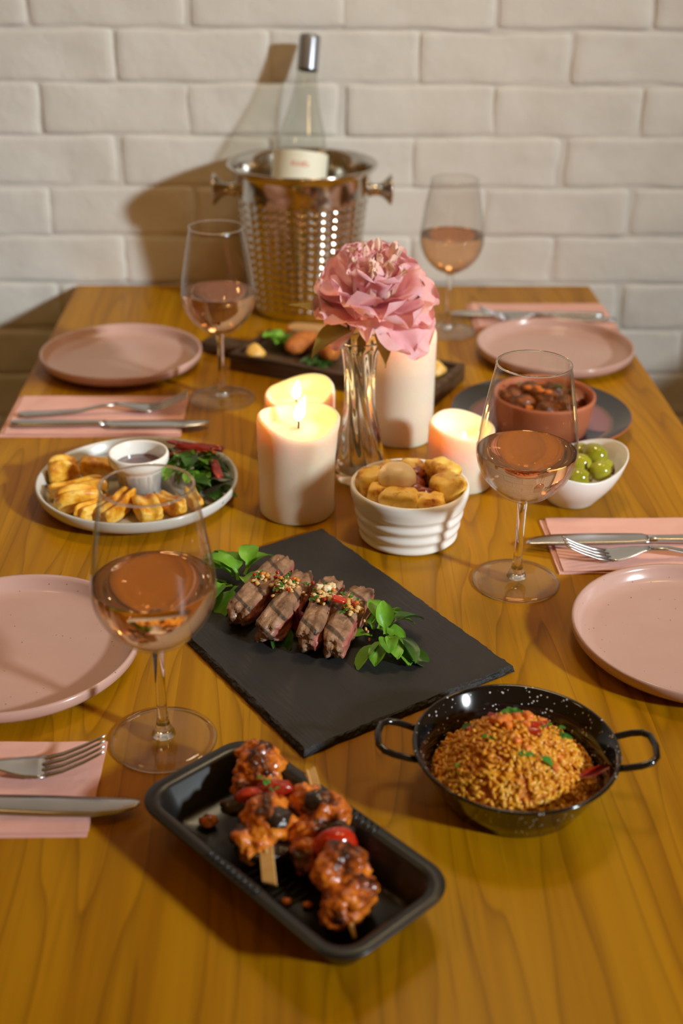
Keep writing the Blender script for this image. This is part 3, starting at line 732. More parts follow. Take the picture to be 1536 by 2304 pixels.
FR = [((-.262, 1.160), (-.232, 1.168), .001, .022, .024, 'thick golden fried cheese stick at the back left of the plate'),
      ((-.232, 1.172), (-.182, 1.180), .004, .018, .018, 'golden fried cheese stick behind the left of the ramekin'),
      ((-.255, 1.124), (-.200, 1.140), .001, .016, .018, 'golden fried cheese stick leaning to the left of the ramekin'),
      ((-.243, 1.094), (-.203, 1.114), .001, .020, .022, 'plump pale golden fried cheese stick at the left front'),
      ((-.218, 1.070), (-.190, 1.112), .001, .015, .017, 'golden fried cheese stick seen through the glass rim, left one'),
      ((-.196, 1.068), (-.170, 1.112), .001, .017, .020, 'golden fried cheese stick with a parsley scrap, seen through the glass'),
      ((-.149, 1.070), (-.158, 1.110), .001, .024, .017, 'broad golden fried cheese stick at the front of the plate'),
      ((-.118, 1.082), (-.146, 1.114), .001, .014, .018, 'narrow golden fried cheese stick behind the right glass side'),
      ((-.103, 1.096), (-.118, 1.122), .001, .013, .016, 'golden fried cheese stick nearest to the salad')]
for k, (a, b, dz, w_, h_, lab) in enumerate(FR):
    px_line('fried_cheese_stick', 'fry', a, b, PZ0 + dz - .0005, w_, h_, lab, 'fried cheese', 'fried cheese sticks on the grey plate', k + 1)
def parsley_bit(parent, p, s, seed, mat='parsley'):
    random.seed(seed)
    L_ = [(xf(*(lambda d: (d[0], pose((0, 0, 0), random.uniform(0, 6.28), random.uniform(-.2, .5))))(leaf(s * random.uniform(.7, 1.1), s * .55, .6, .2, s * .15, seed + q, 3, 4))), leaf(s, s, .6, .2, 0, 0, 3, 4)[1]) for q in range(3)]
    V, F = join(*L_); return child('parsley_piece', (V, F), mat, parent, Matrix.Translation(p))
sal = thing('side_salad', (-.112, 1.160, PZ0), 'dark green leaf salad with red pepper strips beside the ramekin', 'salad')
random.seed(11)
for k in range(46):
    r_ = random.uniform(0, .039); a = random.uniform(0, 6.28)
    p = (r_ * math.cos(a) * .95, r_ * math.sin(a) * 1.05, .006 + (1 - (r_ / .040) ** 2) * .026 * random.uniform(.5, 1.1))
    child('salad_leaf', leaf(random.uniform(.022, .034), random.uniform(.012, .018), random.uniform(.4, 1.3), .25, .004, k, 5, 7), 'darkgreen' if k % 4 else 'green', sal, pose(p, random.uniform(0, 6.28), random.uniform(-.1, .7)))
for k, (x, y, z, a, L) in enumerate([(-.010, .022, .032, -.25, .042), (-.002, .010, .036, -.45, .040), (.022, -.018, .024, -1.35, .036), (.012, .022, .030, -.1, .03), (-.016, .004, .032, .3, .024)]):
    V, F = blob(.0046, L / 2, .0016, .25, 2.5, k, 3, 4); child('pepper_strip', (V, F), 'redpepper', sal, pose((x, y, z), a, random.uniform(-.15, .1), random.uniform(-.5, .5)))
V, F = leaf(.026, .022, .5, .25, .001, 3, 6, 8); child('pale_leaf', (V, F), 'green', sal, pose((-.004, -.014, .028), R(120), R(25)))
for k in range(9):
    V, F = blob(.0022, .003, .0018, .2, 2, k, 1); child('carrot_shred', (V, F), 'carrot', sal, Matrix.Translation((random.uniform(-.004, .026), random.uniform(-.004, .024), .036 - abs(random.gauss(0, .002)))))

# ------------------------------------------------------------------ wooden board with croquettes
bd = thing('serving_board', (.0515, 1.487, TZ), 'dark wooden serving board with handle and raised border, behind the candles', 'board', R(-27.7))
child('board_body', bevel_box(-.140, .140, -.0525, .0525, 0, .018, .002, 2), 'board', bd, smooth=False)
for x0, x1, y0, y1 in [(-.140, .140, -.0525, -.0435), (-.140, .140, .0435, .0525), (-.140, -.131, -.0435, .0435), (.131, .140, -.0435, .0435)]:
    child('border', bevel_box(x0, x1, y0, y1, .018, .0225, .001, 1), 'board', bd, smooth=False)
child('handle', bevel_box(-.205, -.139, -.017, .017, .002, .017, .004, 2), 'board', bd, smooth=False)
BZ = TZ + .018
for k, (x, y, a, L, lab) in enumerate([(-.004, 1.520, R(52), .060, 'golden brown croquette beside the green lettuce on the wooden board'),
                                       (.030, 1.497, R(95), .056, 'brown croquette behind the glass vase on the wooden board'),
                                       (.098, 1.470, R(60), .058, 'brown croquette behind the tallest candle on the wooden board')]):
    V, F = blob(L / 2, .0145, .0135, .06, 2, k + 3, 4, 2.0, .015)
    tag(build('croquette', V, F, 'croquette', loc=(x, y, BZ), rotz=a), lab, 'croquette', 'croquettes on the wooden board')
for x, y, lab in [(-.064, 1.507, 'small peak of yellow mayonnaise at the left end of the wooden board'), (.160, 1.447, 'small peak of yellow mayonnaise right of the tallest candle')]:
    o = lathe('mayonnaise_dollop', [(0, 0), (.0125, 0), (.0132, .003), (.0115, .0075), (.0105, .0085), (.0085, .0120), (.0050, .0150), (0, .0175)], 'dollop', n=28, loc=(x, y, BZ), rfun=lambda r, z, a, k: (r * (1 + .10 * math.sin(3 * a + z * 300)), z)); tag(o, lab, 'sauce', 'dollops on the wooden board')
ls = thing('lettuce_tuft', (-.026, 1.540, BZ), 'bright green curly lettuce tuft left of the croquettes', 'lettuce')
random.seed(3)
for k in range(9):
    child('leaf', leaf(.032, .022, .9, .2, .009, k, 6, 7), 'green', ls, pose((random.uniform(-.005, .005), random.uniform(-.005, .005), .002), k * .7, random.uniform(.3, 1.2)))
V, F = blob(.0025, .002, .002, .2, 2, 1, 2); child('carrot_shred', (V, F), 'carrot', ls, Matrix.Translation((.006, -.004, .025)))
lt = thing('lettuce_tuft', (.014, 1.476, BZ), 'small dark green leaf tuft between the two croquettes', 'lettuce')
for k in range(6):
    child('leaf', leaf(.022, .014, .9, .2, .004, k + 20, 5, 6), 'darkgreen', lt, pose((0, 0, .001), k * 1.05, random.uniform(.1, .7)))
V, F = blob(.026, .012, .0045, .05, 1.5, 4, 3, 4); o = build('flatbread_piece', V, F, 'crisp', loc=(.002, 1.602, TZ + .0175)); o.rotation_euler = (0, 0, R(-14)); tag(o, 'tan flatbread piece on the back edge of the wooden board', 'bread')

# ------------------------------------------------------------------ glazed plate and terracotta dish of meatballs
tp = thing('glazed_plate', (.270, 1.325, TZ), 'purple plate with dark grey rim under the terracotta dish', 'plate')
lathe('plate_body', [(0, .001), (.06, .0), (.066, .001), (.090, .009), (.101, .0165), (.1032, .0185), (.1030, .0196), (.1022, .0200)], 'orange_edge', tp, 96)
lathe('glaze', [(.1022, .0200), (.0990, .0178), (.088, .0115), (.072, .0068), (.06, .006), (0, .006)], 'reactive', tp, 96)
td = thing('terracotta_dish', (.268, 1.303, TZ + .0062), 'round terracotta dish of meatballs in sauce on the purple plate', 'dish')
lathe('dish_wall', [(0, .001), (.046, 0), (.050, .002), (.0535, .018), (.0560, .036), (.0572, .0405), (.0570, .0430), (.0555, .0440), (.0538, .0425), (.0522, .036), (.049, .010), (.046, .007), (0, .006)], 'terracotta', td, 80)
lathe('sauce', [(.0505, .0262), (.0503, .0278), (.03, .029), (0, .0295)], 'stew', td, 64, rfun=lambda r, z, a, k: (r, z + .0012 * nz((r * 90, a * 3, 0), 1, 2)))
random.seed(9)
MB = [(-.034, .012, .0125, 'dark meatball in the terracotta dish, at its left back'), (-.012, .024, .0135, 'dark meatball at the back middle of the terracotta dish'), (.014, .022, .0140, 'dark meatball at the back right of the middle in the terracotta dish'), (.036, .010, .0125, 'brown meatball at the right side of the terracotta dish'),
      (-.026, -.014, .0140, 'broad brown meatball at the left front of the terracotta dish'), (.002, -.004, .0140, 'brown meatball in the middle of the terracotta dish'), (.020, -.020, .0140, 'dark meatball at the right front of the terracotta dish'), (-.003, -.030, .0125, 'brown meatball at the very front of the terracotta dish')]
for k, (x, y, r_, lab) in enumerate(MB):
    V, F = blob(r_ * 1.1, r_, r_ * .95, .18, 1.8, k, 4, 2, .05)
    tag(build('meatball', V, F, 'meatball', loc=(.268 + x, 1.303 + y, TZ + .0062 + .0200), rotz=k), lab, 'meatball', 'meatballs in the terracotta dish')
hb = thing('stew_garnish', (.268, 1.303, TZ + .0062 + .028), 'scattered green herbs and carrot bits over the meatballs', 'garnish')
for k in range(14):
    a = random.uniform(0, 6.28); r_ = random.uniform(.006, .040)
    p = (r_ * math.cos(a), r_ * math.sin(a), .018 if r_ < .03 else .008)
    if k % 2: parsley_bit(hb, p, .008, k)
    else:
        V, F = blob(.004, .003, .002, .2, 2, k, 2, 3); child('carrot_piece', (V, F), 'carrot', hb, Matrix.Translation(p))

# ------------------------------------------------------------------ olive bowl
ob = thing('olive_bowl', (.270, 1.137, TZ), 'white asymmetric porcelain bowl of green olives', 'bowl')
def obr(r, z, a, k):
    g = max(0, min(1, (z - .004) / .042)); e = 1 + g * (.16 * math.cos(a - .35) ** 2 - .10 * math.sin(a - .35) ** 2)
    return (r * e, z + g * g * (.0075 * math.cos(2 * (a - .35)) - .001))
lathe('bowl_body', [(0, .001), (.0225, 0), (.0245, .0012), (.0262, .004), (.034, .013), (.0415, .024), (.0462, .0350), (.0485, .0455), (.0482, .0468), (.0470, .0466), (.0445, .035), (.039, .0235), (.030, .011), (.02, .007), (0, .006)], 'white', ob, 80, rfun=obr)
OL = [(.022, .008, .030, 'large glossy green olive on top at the right of the bowl'), (.004, -.008, .030, 'green olive with open hollow in the middle of the bowl'), (.024, -.014, .025, 'green olive with hollow end at the front right of the bowl'),
      (.010, .020, .029, 'green olive at the back of the bowl, by the glass'), (-.014, -.018, .024, 'green olive at the front left of the bowl, behind the glass'), (-.012, .008, .029, 'green olive behind the wine glass side in the bowl'), (-.026, .000, .025, 'green olive farthest left in the bowl'),
      (.000, -.024, .022, 'green olive low at the front of the bowl'), (.030, .000, .022, 'green olive tucked low under the large glossy one'), (-.014, .022, .024, 'green olive at the back left of the bowl')]
random.seed(14)
for k, (x, y, z, lab) in enumerate(OL):
    s = .0105 if k else .0125
    V, F = blob(s * 1.18, s, s, .03, 1.5, k, 3)
    o = thing('olive', (.270 + x, 1.137 + y, TZ + z + .003), lab, 'olive', random.uniform(-1.2, .6), 'green olives in the white bowl')
    child('flesh', (V, F), 'olive', o)
    if k in (1, 2, 4, 7):
        V, F = lathe_data([(0, 0), (s * .38, .0), (s * .42, s * .10), (s * .30, s * .16), (s * .22, .0005), (0, .0003)], 16)
        child('hollow', (V, F), 'olivehole', o, Matrix.Translation((s * 1.05 if k != 1 else s * .5, -s * .25 if k != 1 else -s * .72, s * 1.15)) @ Matrix.Rotation(R(70), 4, Vector((.5, .8, 0))))

# ------------------------------------------------------------------ bowl of roast potatoes
bb = thing('potato_bowl', (.0985, 1.062, TZ), 'white ribbed ceramic bowl of roast potatoes in tomato sauce', 'bowl')
rib = []
for k in range(25):
    z = .004 + .036 * k / 24; rib.append((.0455 + .0075 * (z / .04) + .0011 * math.cos(2 * PI * (z - .004) / .0118), z))
lathe('bowl_body', [(0, .001), (.041, 0), (.0450, .0015)] + rib + [(.0545, .0425), (.0560, .0470), (.0566, .0525), (.0558, .0555), (.0540, .0562), (.0520, .0548), (.0500, .046), (.0440, .010), (.040, .007), (0, .006)], 'white', bb, 80)
lathe('tomato_sauce', [(.0490, .0395), (.0488, .0415), (.03, .044), (0, .045)], 'bravas', bb, 64, rfun=lambda r, z, a, k: (r, z + .002 * nz((r * 90, a * 2, 0), 1, 4)))
PO = [(-.034, .004, .0165, .0125, .013, .4, 'golden roast potato chunk at the left side of the bowl'), (.032, .018, .0175, .0125, .014, 2.2, 'largest pale golden roast potato chunk at the right back of the bowl'), (.034, -.010, .0165, .013, .013, .6, 'roast potato wedge with brown tip at the right of the bowl'),
      (-.012, -.034, .0175, .012, .012, 2.9, 'golden roast potato chunk at the front of the bowl'), (.014, -.034, .0155, .011, .010, .1, 'dark roasted potato chunk at the front right of the bowl'), (-.030, -.018, .012, .010, .011, 1.2, 'small browned potato chunk at the left front of the bowl'),
      (-.018, .026, .014, .012, .012, .9, 'roast potato chunk at the back left of the bowl'), (.006, .034, .014, .011, .011, 2.0, 'browned potato chunk at the back of the bowl')]
for k, (x, y, a, b, c, rz, lab) in enumerate(PO):
    V, F = blob(a, b, c, .17, 1.2, k + 2, 4, 4.0, .02)
    tag(build('roast_potato', V, F, 'potato', loc=(.0985 + x, 1.062 + y, TZ + .0400), rotz=rz), lab, 'potato', 'roast potatoes in the white bowl')
for k in range(5):
    V, F = blob(.011, .009, .006, .3, 2, k + 30, 3); random.seed(k + 40)
    child('sauce_lump', (V, F), 'bravas', bb, Matrix.Translation((random.uniform(-.010, .024), random.uniform(-.026, .026), .049)))
V, F = blob(.0178, .0168, .0150, .07, 1.6, 5, 4, 2.2, .008)
tag(build('aioli_ball', V, F, 'aioli', loc=(.0855, 1.056, TZ + .0480)), 'round cream-coloured scoop of aioli on top of the potatoes', 'aioli')

# ------------------------------------------------------------------ slate with steak
SA = math.atan2(.151, -.238) - PI / 2
sl = thing('slate_board', (.007, .8955, TZ), 'rectangular black slate board with chipped edges under the steak', 'slate', math.atan2(-.238, .151))
HL, HW = .1412, .1005
def perim(n_l, n_w, off, z, amp, seed):
    P = []
    for (x0, y0, x1, y1, n_) in [(-HL, -HW, HL, -HW, n_l), (HL, -HW, HL, HW, n_w), (HL, HW, -HL, HW, n_l), (-HL, HW, -HL, -HW, n_w)]:
        for i in range(n_):
            t_ = i / n_; x, y = x0 + (x1 - x0) * t_, y0 + (y1 - y0) * t_
            e = off + amp * (abs(nz((x * 60, y * 60, z * 50), 1, seed)) * 1.6 + .6 * nz((x * 220, y * 220, 0), 1, seed + 3))
            cx = 1 if abs(x) > HL - .001 else 0; cyy = 1 if abs(y) > HW - .001 else 0
            P.append(Vector((x - math.copysign(e, x) * cx, y - math.copysign(e, y) * cyy, z)))
    return P
nl, nw = 90, 64
loops = [perim(nl, nw, .0002, 0, .0008, 1), perim(nl, nw, -.0004, .0018, .0018, 2), perim(nl, nw, .0004, .0036, .0026, 3), perim(nl, nw, .0014, .0052, .0020, 4), perim(nl, nw, .0028, .0060, .0014, 5)]
V = [p for lp in loops for p in lp]; n = len(loops[0]); F = []
for k in range(len(loops) - 1):
    for i in range(n):
        j = (i + 1) % n; F.append((k * n + i, k * n + j, (k + 1) * n + j, (k + 1) * n + i))
child('chipped_edge', (V, F + [tuple(range(n))[::-1]]), 'slate_edge', sl, smooth=False)
child('slate_face', ([Vector((p.x, p.y, p.z)) for p in loops[-1]], [tuple(range(n))]), 'slate', sl, smooth=False)
SZ = TZ + .0061
STK = [((-.021, .972), (-.055, .884), 'steak slice farthest left, next to the left salad leaves'), ((.001, .950), (-.033, .858), 'second steak slice from the left, its salsa piled high'),
       ((.026, .936), (-.002, .846), 'third steak slice from the left, with red pepper bit'), ((.047, .918), (.021, .836), 'steak slice farthest right with pink cut side')]
stv = []
for k, (a, b, lab) in enumerate(STK):
    a, b = Vector(a), Vector(b); d_ = a - b; L = d_.length
    V, F = blob(.0118, L / 2, .0118, .13, 2.1, k + 11, 5, 4.4, .05)
    V = [Vector((p.x * (1 - .08 * math.sin(p.y * 40 + k)) + .0025 * math.sin(p.y * 45 + k * 1.7), p.y, p.z * (1 + .10 * math.sin(p.y * 50 + k * 2)) + .0)) for p in V]
    o = build('steak_slice', V, F, 'steak', loc=((a.x + b.x) / 2, (a.y + b.y) / 2, SZ), rotz=math.atan2(d_.y, d_.x) - PI / 2)
    tag(o, lab + ', seared brown', 'steak', 'steak slices on the slate')
def salsa(x, y, z, n_, sx, sy, sz, seed, lab, rz):
    t_ = thing('nut_salsa', (x, y, z), lab, 'salsa', rz, 'chopped salsa on the steak'); random.seed(seed)
    parts = []
    for k in range(n_):
        u, v_ = random.gauss(0, .45), random.gauss(0, .45); s = random.uniform(.0011, .0026)
        Vb, Fb = blob(s * 1.3, s, s * .8, .3, 1.8, k + seed, 1 if k % 3 else 2)
        h = sz * max(0, 1 - (u * u + v_ * v_) * .6)
        parts.append((xf(Vb, Matrix.Translation((u * sx, v_ * sy, h * random.uniform(.1, 1) - .001)) @ Matrix.Rotation(random.uniform(0, 6), 4, 'Z')), Fb))
    o = child('chopped_nuts', join(*parts), 'nut', t_); o['kind'] = 'stuff'
    for k in range(max(3, n_ // 9)):
        p = (random.gauss(0, .5) * sx, random.gauss(0, .5) * sy, sz * .8 + .001); parsley_bit(t_, p, .0052, seed + k)
    for k in range(max(3, n_ // 12)):
        Vb, Fb = blob(.0020, .0022, .0014, .25, 2, k, 2); child('carrot_piece', (Vb, Fb), 'carrot' if k % 2 else 'redpepper', t_, Matrix.Translation((random.gauss(0, .5) * sx, random.gauss(0, .5) * sy, sz * .8)))
    return t_
ZT = SZ + .0225
salsa(-.0385, .928, ZT, 34, .009, .010, .005, 60, 'little chopped nut salsa on the leftmost steak slice', 0)
salsa(-.0165, .912, ZT, 80, .012, .014, .008, 61, 'heaped chopped nut salsa with carrot on the second steak slice', 0)
s3 = salsa(.0135, .897, ZT, 64, .012, .013, .007, 62, 'chopped nut salsa with a pale nut chunk on the third steak slice', 0)
s4 = salsa(.0365, .880, ZT, 50, .010, .014, .005, 63, 'chopped salsa with red pepper bit on the rightmost steak slice', 0)
Vb, Fb = blob(.006, .004, .0016, .1, 1.8, 2, 2, 4); child('pepper_piece', (Vb, Fb), 'tomato', s4, Matrix.Translation((-.010, .004, .006)) @ Matrix.Rotation(.3, 4, 'Y'))
for k, (x, y) in enumerate([(.0, .004), (.004, .008), (-.006, .006)]):
    Vb, Fb = blob(.0036, .0028, .0025, .3, 2, k + 5, 2, 3); child('nut_chunk', (Vb, Fb), 'aioli', s3, Matrix.Translation((x + .004, y, .005)))
for k in range(6):
    Vb, Fb = blob(.0012, .0030, .0010, .2, 2, k, 1); child('nut_crumb', (Vb, Fb), 'nut', s4, Matrix.Translation((.010 + .001 * k, -.006 - .007 * (k % 3), .000 - .0035 * k)))
# lamb's lettuce
def sprig(name, x, y, leaves, lab, mats):
    t_ = thing(name, (x, y, SZ), lab, 'salad leaves')
    for k, (dx, dy, dz, a, e, L, W, b, rl) in enumerate(leaves):
        child('leaf', leaf(L, W, b, .22, .002, k + x * 50, 6, 9, tip=1.0, base=.2), mats[k % len(mats)], t_, pose((dx, dy, dz), R(a), R(e), R(rl)))
    return t_
sprig('lamb_lettuce', .064, .855, [(0, .0, .010, 250, 18, .036, .016, .9, 10), (.002, .002, .012, 285, 26, .034, .015, 1.0, -10), (.0, .0, .008, 225, 8, .040, .017, .7, 25), (.006, .002, .012, 310, 12, .036, .017, .9, -25),
      (.004, .002, .010, 300, 4, .034, .019, .6, -15), (-.004, .012, .012, 75, 35, .034, .018, 1.2, 0), (-.002, .008, .016, 110, 60, .030, .016, 1.2, 0), (.004, .010, .014, 40, 32, .036, .018, 1.3, -20), (0, .004, .012, 95, 82, .028, .015, .9, 0),
      (-.010, .010, .006, 170, 10, .028, .015, .8, 0), (.002, -.004, .012, 268, 50, .026, .016, 1.5, 0), (.006, -.002, .004, 322, -4, .036, .018, .2, 0)], "fresh green lamb's lettuce right of the steak slices", ['green', 'green', 'green', 'darkgreen'])
sprig('lamb_lettuce', .056, .878, [(0, 0, .010, 60, 30, .036, .020, 1.3, -20), (.004, -.002, .012, 20, 20, .034, .017, 1.1, -10), (0, 0, .004, 100, 10, .03, .016, .6, 0), (.002, -.004, .008, 330, 14, .028, .016, .8, 0)], "broad lamb's lettuce leaves leaning on the rightmost steak slice", ['green'])
sprig('rocket_leaves', -.060, .953, [(0, 0, .008, 100, 50, .045, .020, 1.4, 20), (-.004, .004, .010, 130, 38, .046, .019, 1.2, 0), (.006, .006, .010, 60, 48, .046, .018, 1.7, -10), (-.010, -.004, .008, 190, 25, .042, .017, 1.0, 0), (-.004, -.006, .006, 215, 14, .040, .018, .8, 0),
      (0, -.010, .008, 245, 10, .044, .018, 1.0, 10), (.010, -.006, .008, 285, 25, .036, .018, 1.2, 0), (.012, .002, .010, 20, 30, .036, .018, 1.3, 0), (0, 0, .014, 160, 65, .034, .016, 1.4, 0), (.004, -.004, .012, 300, 50, .032, .018, 1.5, 0), (-.006, .006, .012, 170, 32, .044, .02, 1.3, 0), (.008, .010, .012, 85, 70, .036, .018, 1.8, 0), (-.002, .012, .010, 110, 30, .038, .018, 1.0, 30), (.010, .0, .012, 330, 45, .03, .018, 1.6, 0), (-.008, -.010, .010, 235, 30, .036, .018, 1.3, 0)], 'green rocket and lettuce leaves left of the steak slices', ['green'])
sprig('spinach_leaf', -.0165, .884, [(0, 0, .008, 262, -8, .036, .019, .5, 10)], 'single dark green leaf between the second and third steak slices', ['darkgreen'])
rl = sprig('radicchio_shred', -.012, .893, [(0, 0, .020, 275, -20, .028, .012, .6, 60), (.004, .001, .018, 290, -10, .026, .010, .5, -40)], 'purple radicchio shred between the second and third steak slices', ['redleaf'])
sprig('spinach_leaf', .004, .905, [(0, 0, .010, 80, 10, .03, .02, .8, 0), (.004, .010, .008, 60, 0, .03, .018, .6, 0)], 'dark green leaves under the third steak slice', ['darkgreen'])

# ------------------------------------------------------------------ black pan of rice
PC = Vector((.1434, .6855, TZ))
pn = thing('paella_pan', PC, 'small black enamel pan speckled white, with two loop handles', 'pan', R(-3))
lathe('pan_body', [(0, .002), (.047, 0), (.0495, .0012), (.0590, .018), (.0680, .0362), (.0692, .0382), (.0706, .0384), (.0711, .0396), (.0703, .0408), (.0688, .0404), (.0672, .0390), (.0585, .020), (.0490, .004), (.047, .003), (0, .003)], 'enamel', pn, 96)
for s in (0, 1):
    m = Matrix.Rotation(R(176) if s == 0 else R(0), 4, 'Z')
    path = [(.0665, -.0165, .0345), (.073, -.0175, .0362), (.082, -.0180, .0385), (.089, -.0165, .0402), (.0935, -.0115, .0412), (.0950, 0, .0415), (.0935, .0115, .0412), (.089, .0165, .0402), (.082, .0180, .0385), (.073, .0175, .0362), (.0665, .0165, .0345)]
    V, F = tube_data(path, .0025, 10); child('handle', (V, F), 'blackenamel', pn, m)
rc = thing('rice_mound', PC + Vector((0, -.001, .0032)), 'orange saffron rice heaped in the black pan with herbs and peppers', 'rice')
def mound(r):
    s = min(1, r / .0575); return .003 + .0455 * (1 - s ** 2.1) ** .85
prof = [(0, .0)] + [(.0480, .0005), (.0575, .014)] + [(.0575 * (1 - k / 12), max(.0142, mound(.0575 * (1 - k / 12)))) for k in range(1, 12)] + [(0, mound(0))]
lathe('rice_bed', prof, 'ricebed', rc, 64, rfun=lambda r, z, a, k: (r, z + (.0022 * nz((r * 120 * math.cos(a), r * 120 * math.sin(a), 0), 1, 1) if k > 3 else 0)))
random.seed(77)
gv, gf = lathe_data([(0, -1), (.6, -.72), (1, -.1), (.85, .6), (0, 1)], 6)
parts = []
for k in range(2000):
    r_ = .0548 * math.sqrt(random.random()); a = random.uniform(0, 2 * PI)
    x, y = r_ * math.cos(a), r_ * math.sin(a)
    h = max(mound(r_), .016 + .0 * r_) + .0022 * nz((x * 120, y * 120, 0), 1, 1)
    sl_ = -1.45 * (r_ / .0575) ** 1.3
    m = Matrix.Translation((x, y, h + random.uniform(-.0004, .0024))) @ Matrix.Rotation(a, 4, 'Z') @ Matrix.Rotation(-sl_ * .75, 4, 'Y') @ Matrix.Rotation(random.uniform(0, 6.28), 4, 'Z') @ Matrix.Rotation(PI / 2 + random.gauss(0, .45), 4, 'X')
    lw, ll = random.uniform(.00125, .0016), random.uniform(.0031, .0044)
    parts.append((xf([(p[0] * lw, p[1] * lw, p[2] * ll) for p in gv], m), gf))
o = child('rice_grains', join(*parts), 'rice', rc); o['kind'] = 'stuff'
def on_mound(x, y, lift=.0012): return (x, y, max(mound(math.hypot(x, y)), .016) + lift)
for k, (x, y, s) in enumerate([(-.004, .030, .0095), (.002, .026, .008), (-.026, .022, .0095), (.018, .006, .0095), (.030, .002, .009), (.010, -.022, .0105), (-.016, .020, .007), (.030, .014, .006), (-.020, -.004, .006), (-.040, -.010, .005)]):
    parsley_bit(rc, on_mound(x, y, .003), s * 1.25, 90 + k)
random.seed(31)
for k, (x, y, s) in enumerate([(.004, .036, .0036), (.010, .032, .0030), (.010, .018, .0040), (-.006, .012, .0036), (-.010, .009, .0036), (-.006, .004, .0030), (.006, .004, .0034), (-.014, .016, .0032), (.002, .014, .0034), (.020, .018, .0030), (-.002, -.012, .0030), (.022, -.026, .0028), (.026, -.018, .0026), (.004, -.018, .0028)]):
    V, F = blob(s, s * .85, s * .8, .15, 1.6, k, 2, 3.2); child('carrot_cube', (V, F), 'carrot', rc, Matrix.Translation(on_mound(x, y, .0005)) @ Matrix.Rotation(k, 4, 'Z'))
for k, (x, y, L, a) in enumerate([(.010, -.002, .0115, -.2), (.019, .010, .008, .5), (.022, .022, .008, -.5), (-.014, .030, .008, 1.4), (-.030, .016, .007, .4), (.012, .006, .007, 1.1)]):
    V, F = blob(L / 2, .0030, .0018, .15, 1.8, k, 2, 4); child('pepper_piece', (V, F), 'redpepper', rc, Matrix.Translation(on_mound(x, y, .001)) @ Matrix.Rotation(a, 4, 'Z') @ Matrix.Rotation(.4, 4, 'X'))
for k, (a, L) in enumerate([(R(15), .030), (R(115), .018)]):
    V, F = leaf(L, .006, .2, .5, .001, k, 4, 6, tip=2); child('dried_pepper', (V, F), 'redpepper', rc, pose((.040, -.020, .0265), a, R(8), R(50)))

# ------------------------------------------------------------------ black tray with skewers
TA = R(-48)
tr = thing('black_tray', (-.0115, .6065, TZ), 'rectangular black ceramic tray with ridged sides holding two skewers', 'tray', TA)
def rrect(hl, hw, r, n_=10):
    P = []
    for cx, cy_c, a0 in [(hl - r, hw - r, 0), (-hl + r, hw - r, PI / 2), (-hl + r, -hw + r, PI), (hl - r, -hw + r, 1.5 * PI)]:
        for i in range(n_ + 1):
            a = a0 + PI / 2 * i / n_; P.append((cx + r * math.cos(a), cy_c + r * math.sin(a)))
    return P
levels = [(.080, .030, .012, 0), (.082, .032, .013, .0012), (.0915, .0415, .018, .018), (.0985, .0478, .022, .0262), (.1005, .0498, .024, .0282), (.1010, .0503, .024, .0296), (.1000, .0494, .023, .0306), (.0930, .0424, .018, .0300), (.0905, .0400, .016, .0285), (.0820, .0325, .012, .0075), (.0790, .0300, .011, .0052), (.060, .018, .008, .0050)]
V, F = [], []; n = 44
for hl, hw, r_, z in levels: V += [Vector((x, y, z)) for x, y in rrect(hl, hw, r_)]
for k in range(len(levels) - 1):
    for i in range(n):
        j = (i + 1) % n; F.append((k * n + i, k * n + j, (k + 1) * n + j, (k + 1) * n + i))
F.append(tuple(range(n))[::-1]); F.append(tuple((len(levels) - 1) * n + i for i in range(n)))
child('tray_body', (V, F), 'blackmelamine', tr)
for s in (-1, 1):
    for k in range(9):
        x = (k - 4) * .0054 + (.010 if s > 0 else .0)
        Vb, Fb = tube_data([(x, s * .0335, .0095), (x, s * .0375, .0195), (x, s * .0415, .0290), (x, s * .0440, .0308), (x, s * .0485, .0308)], [.0010, .0013, .0014, .0013, .0008], 8)
        child('ridge', (Vb, Fb), 'blackmelamine', tr)
for k in range(7):
    x = (k - 3) * .0062 + .006
    Vb, Fb = tube_data([(x, -.028, .0050), (x, 0, .0053), (x, .028, .0050)], .0011, 8); child('ridge', (Vb, Fb), 'blackmelamine', tr)
TF = TZ + .0055
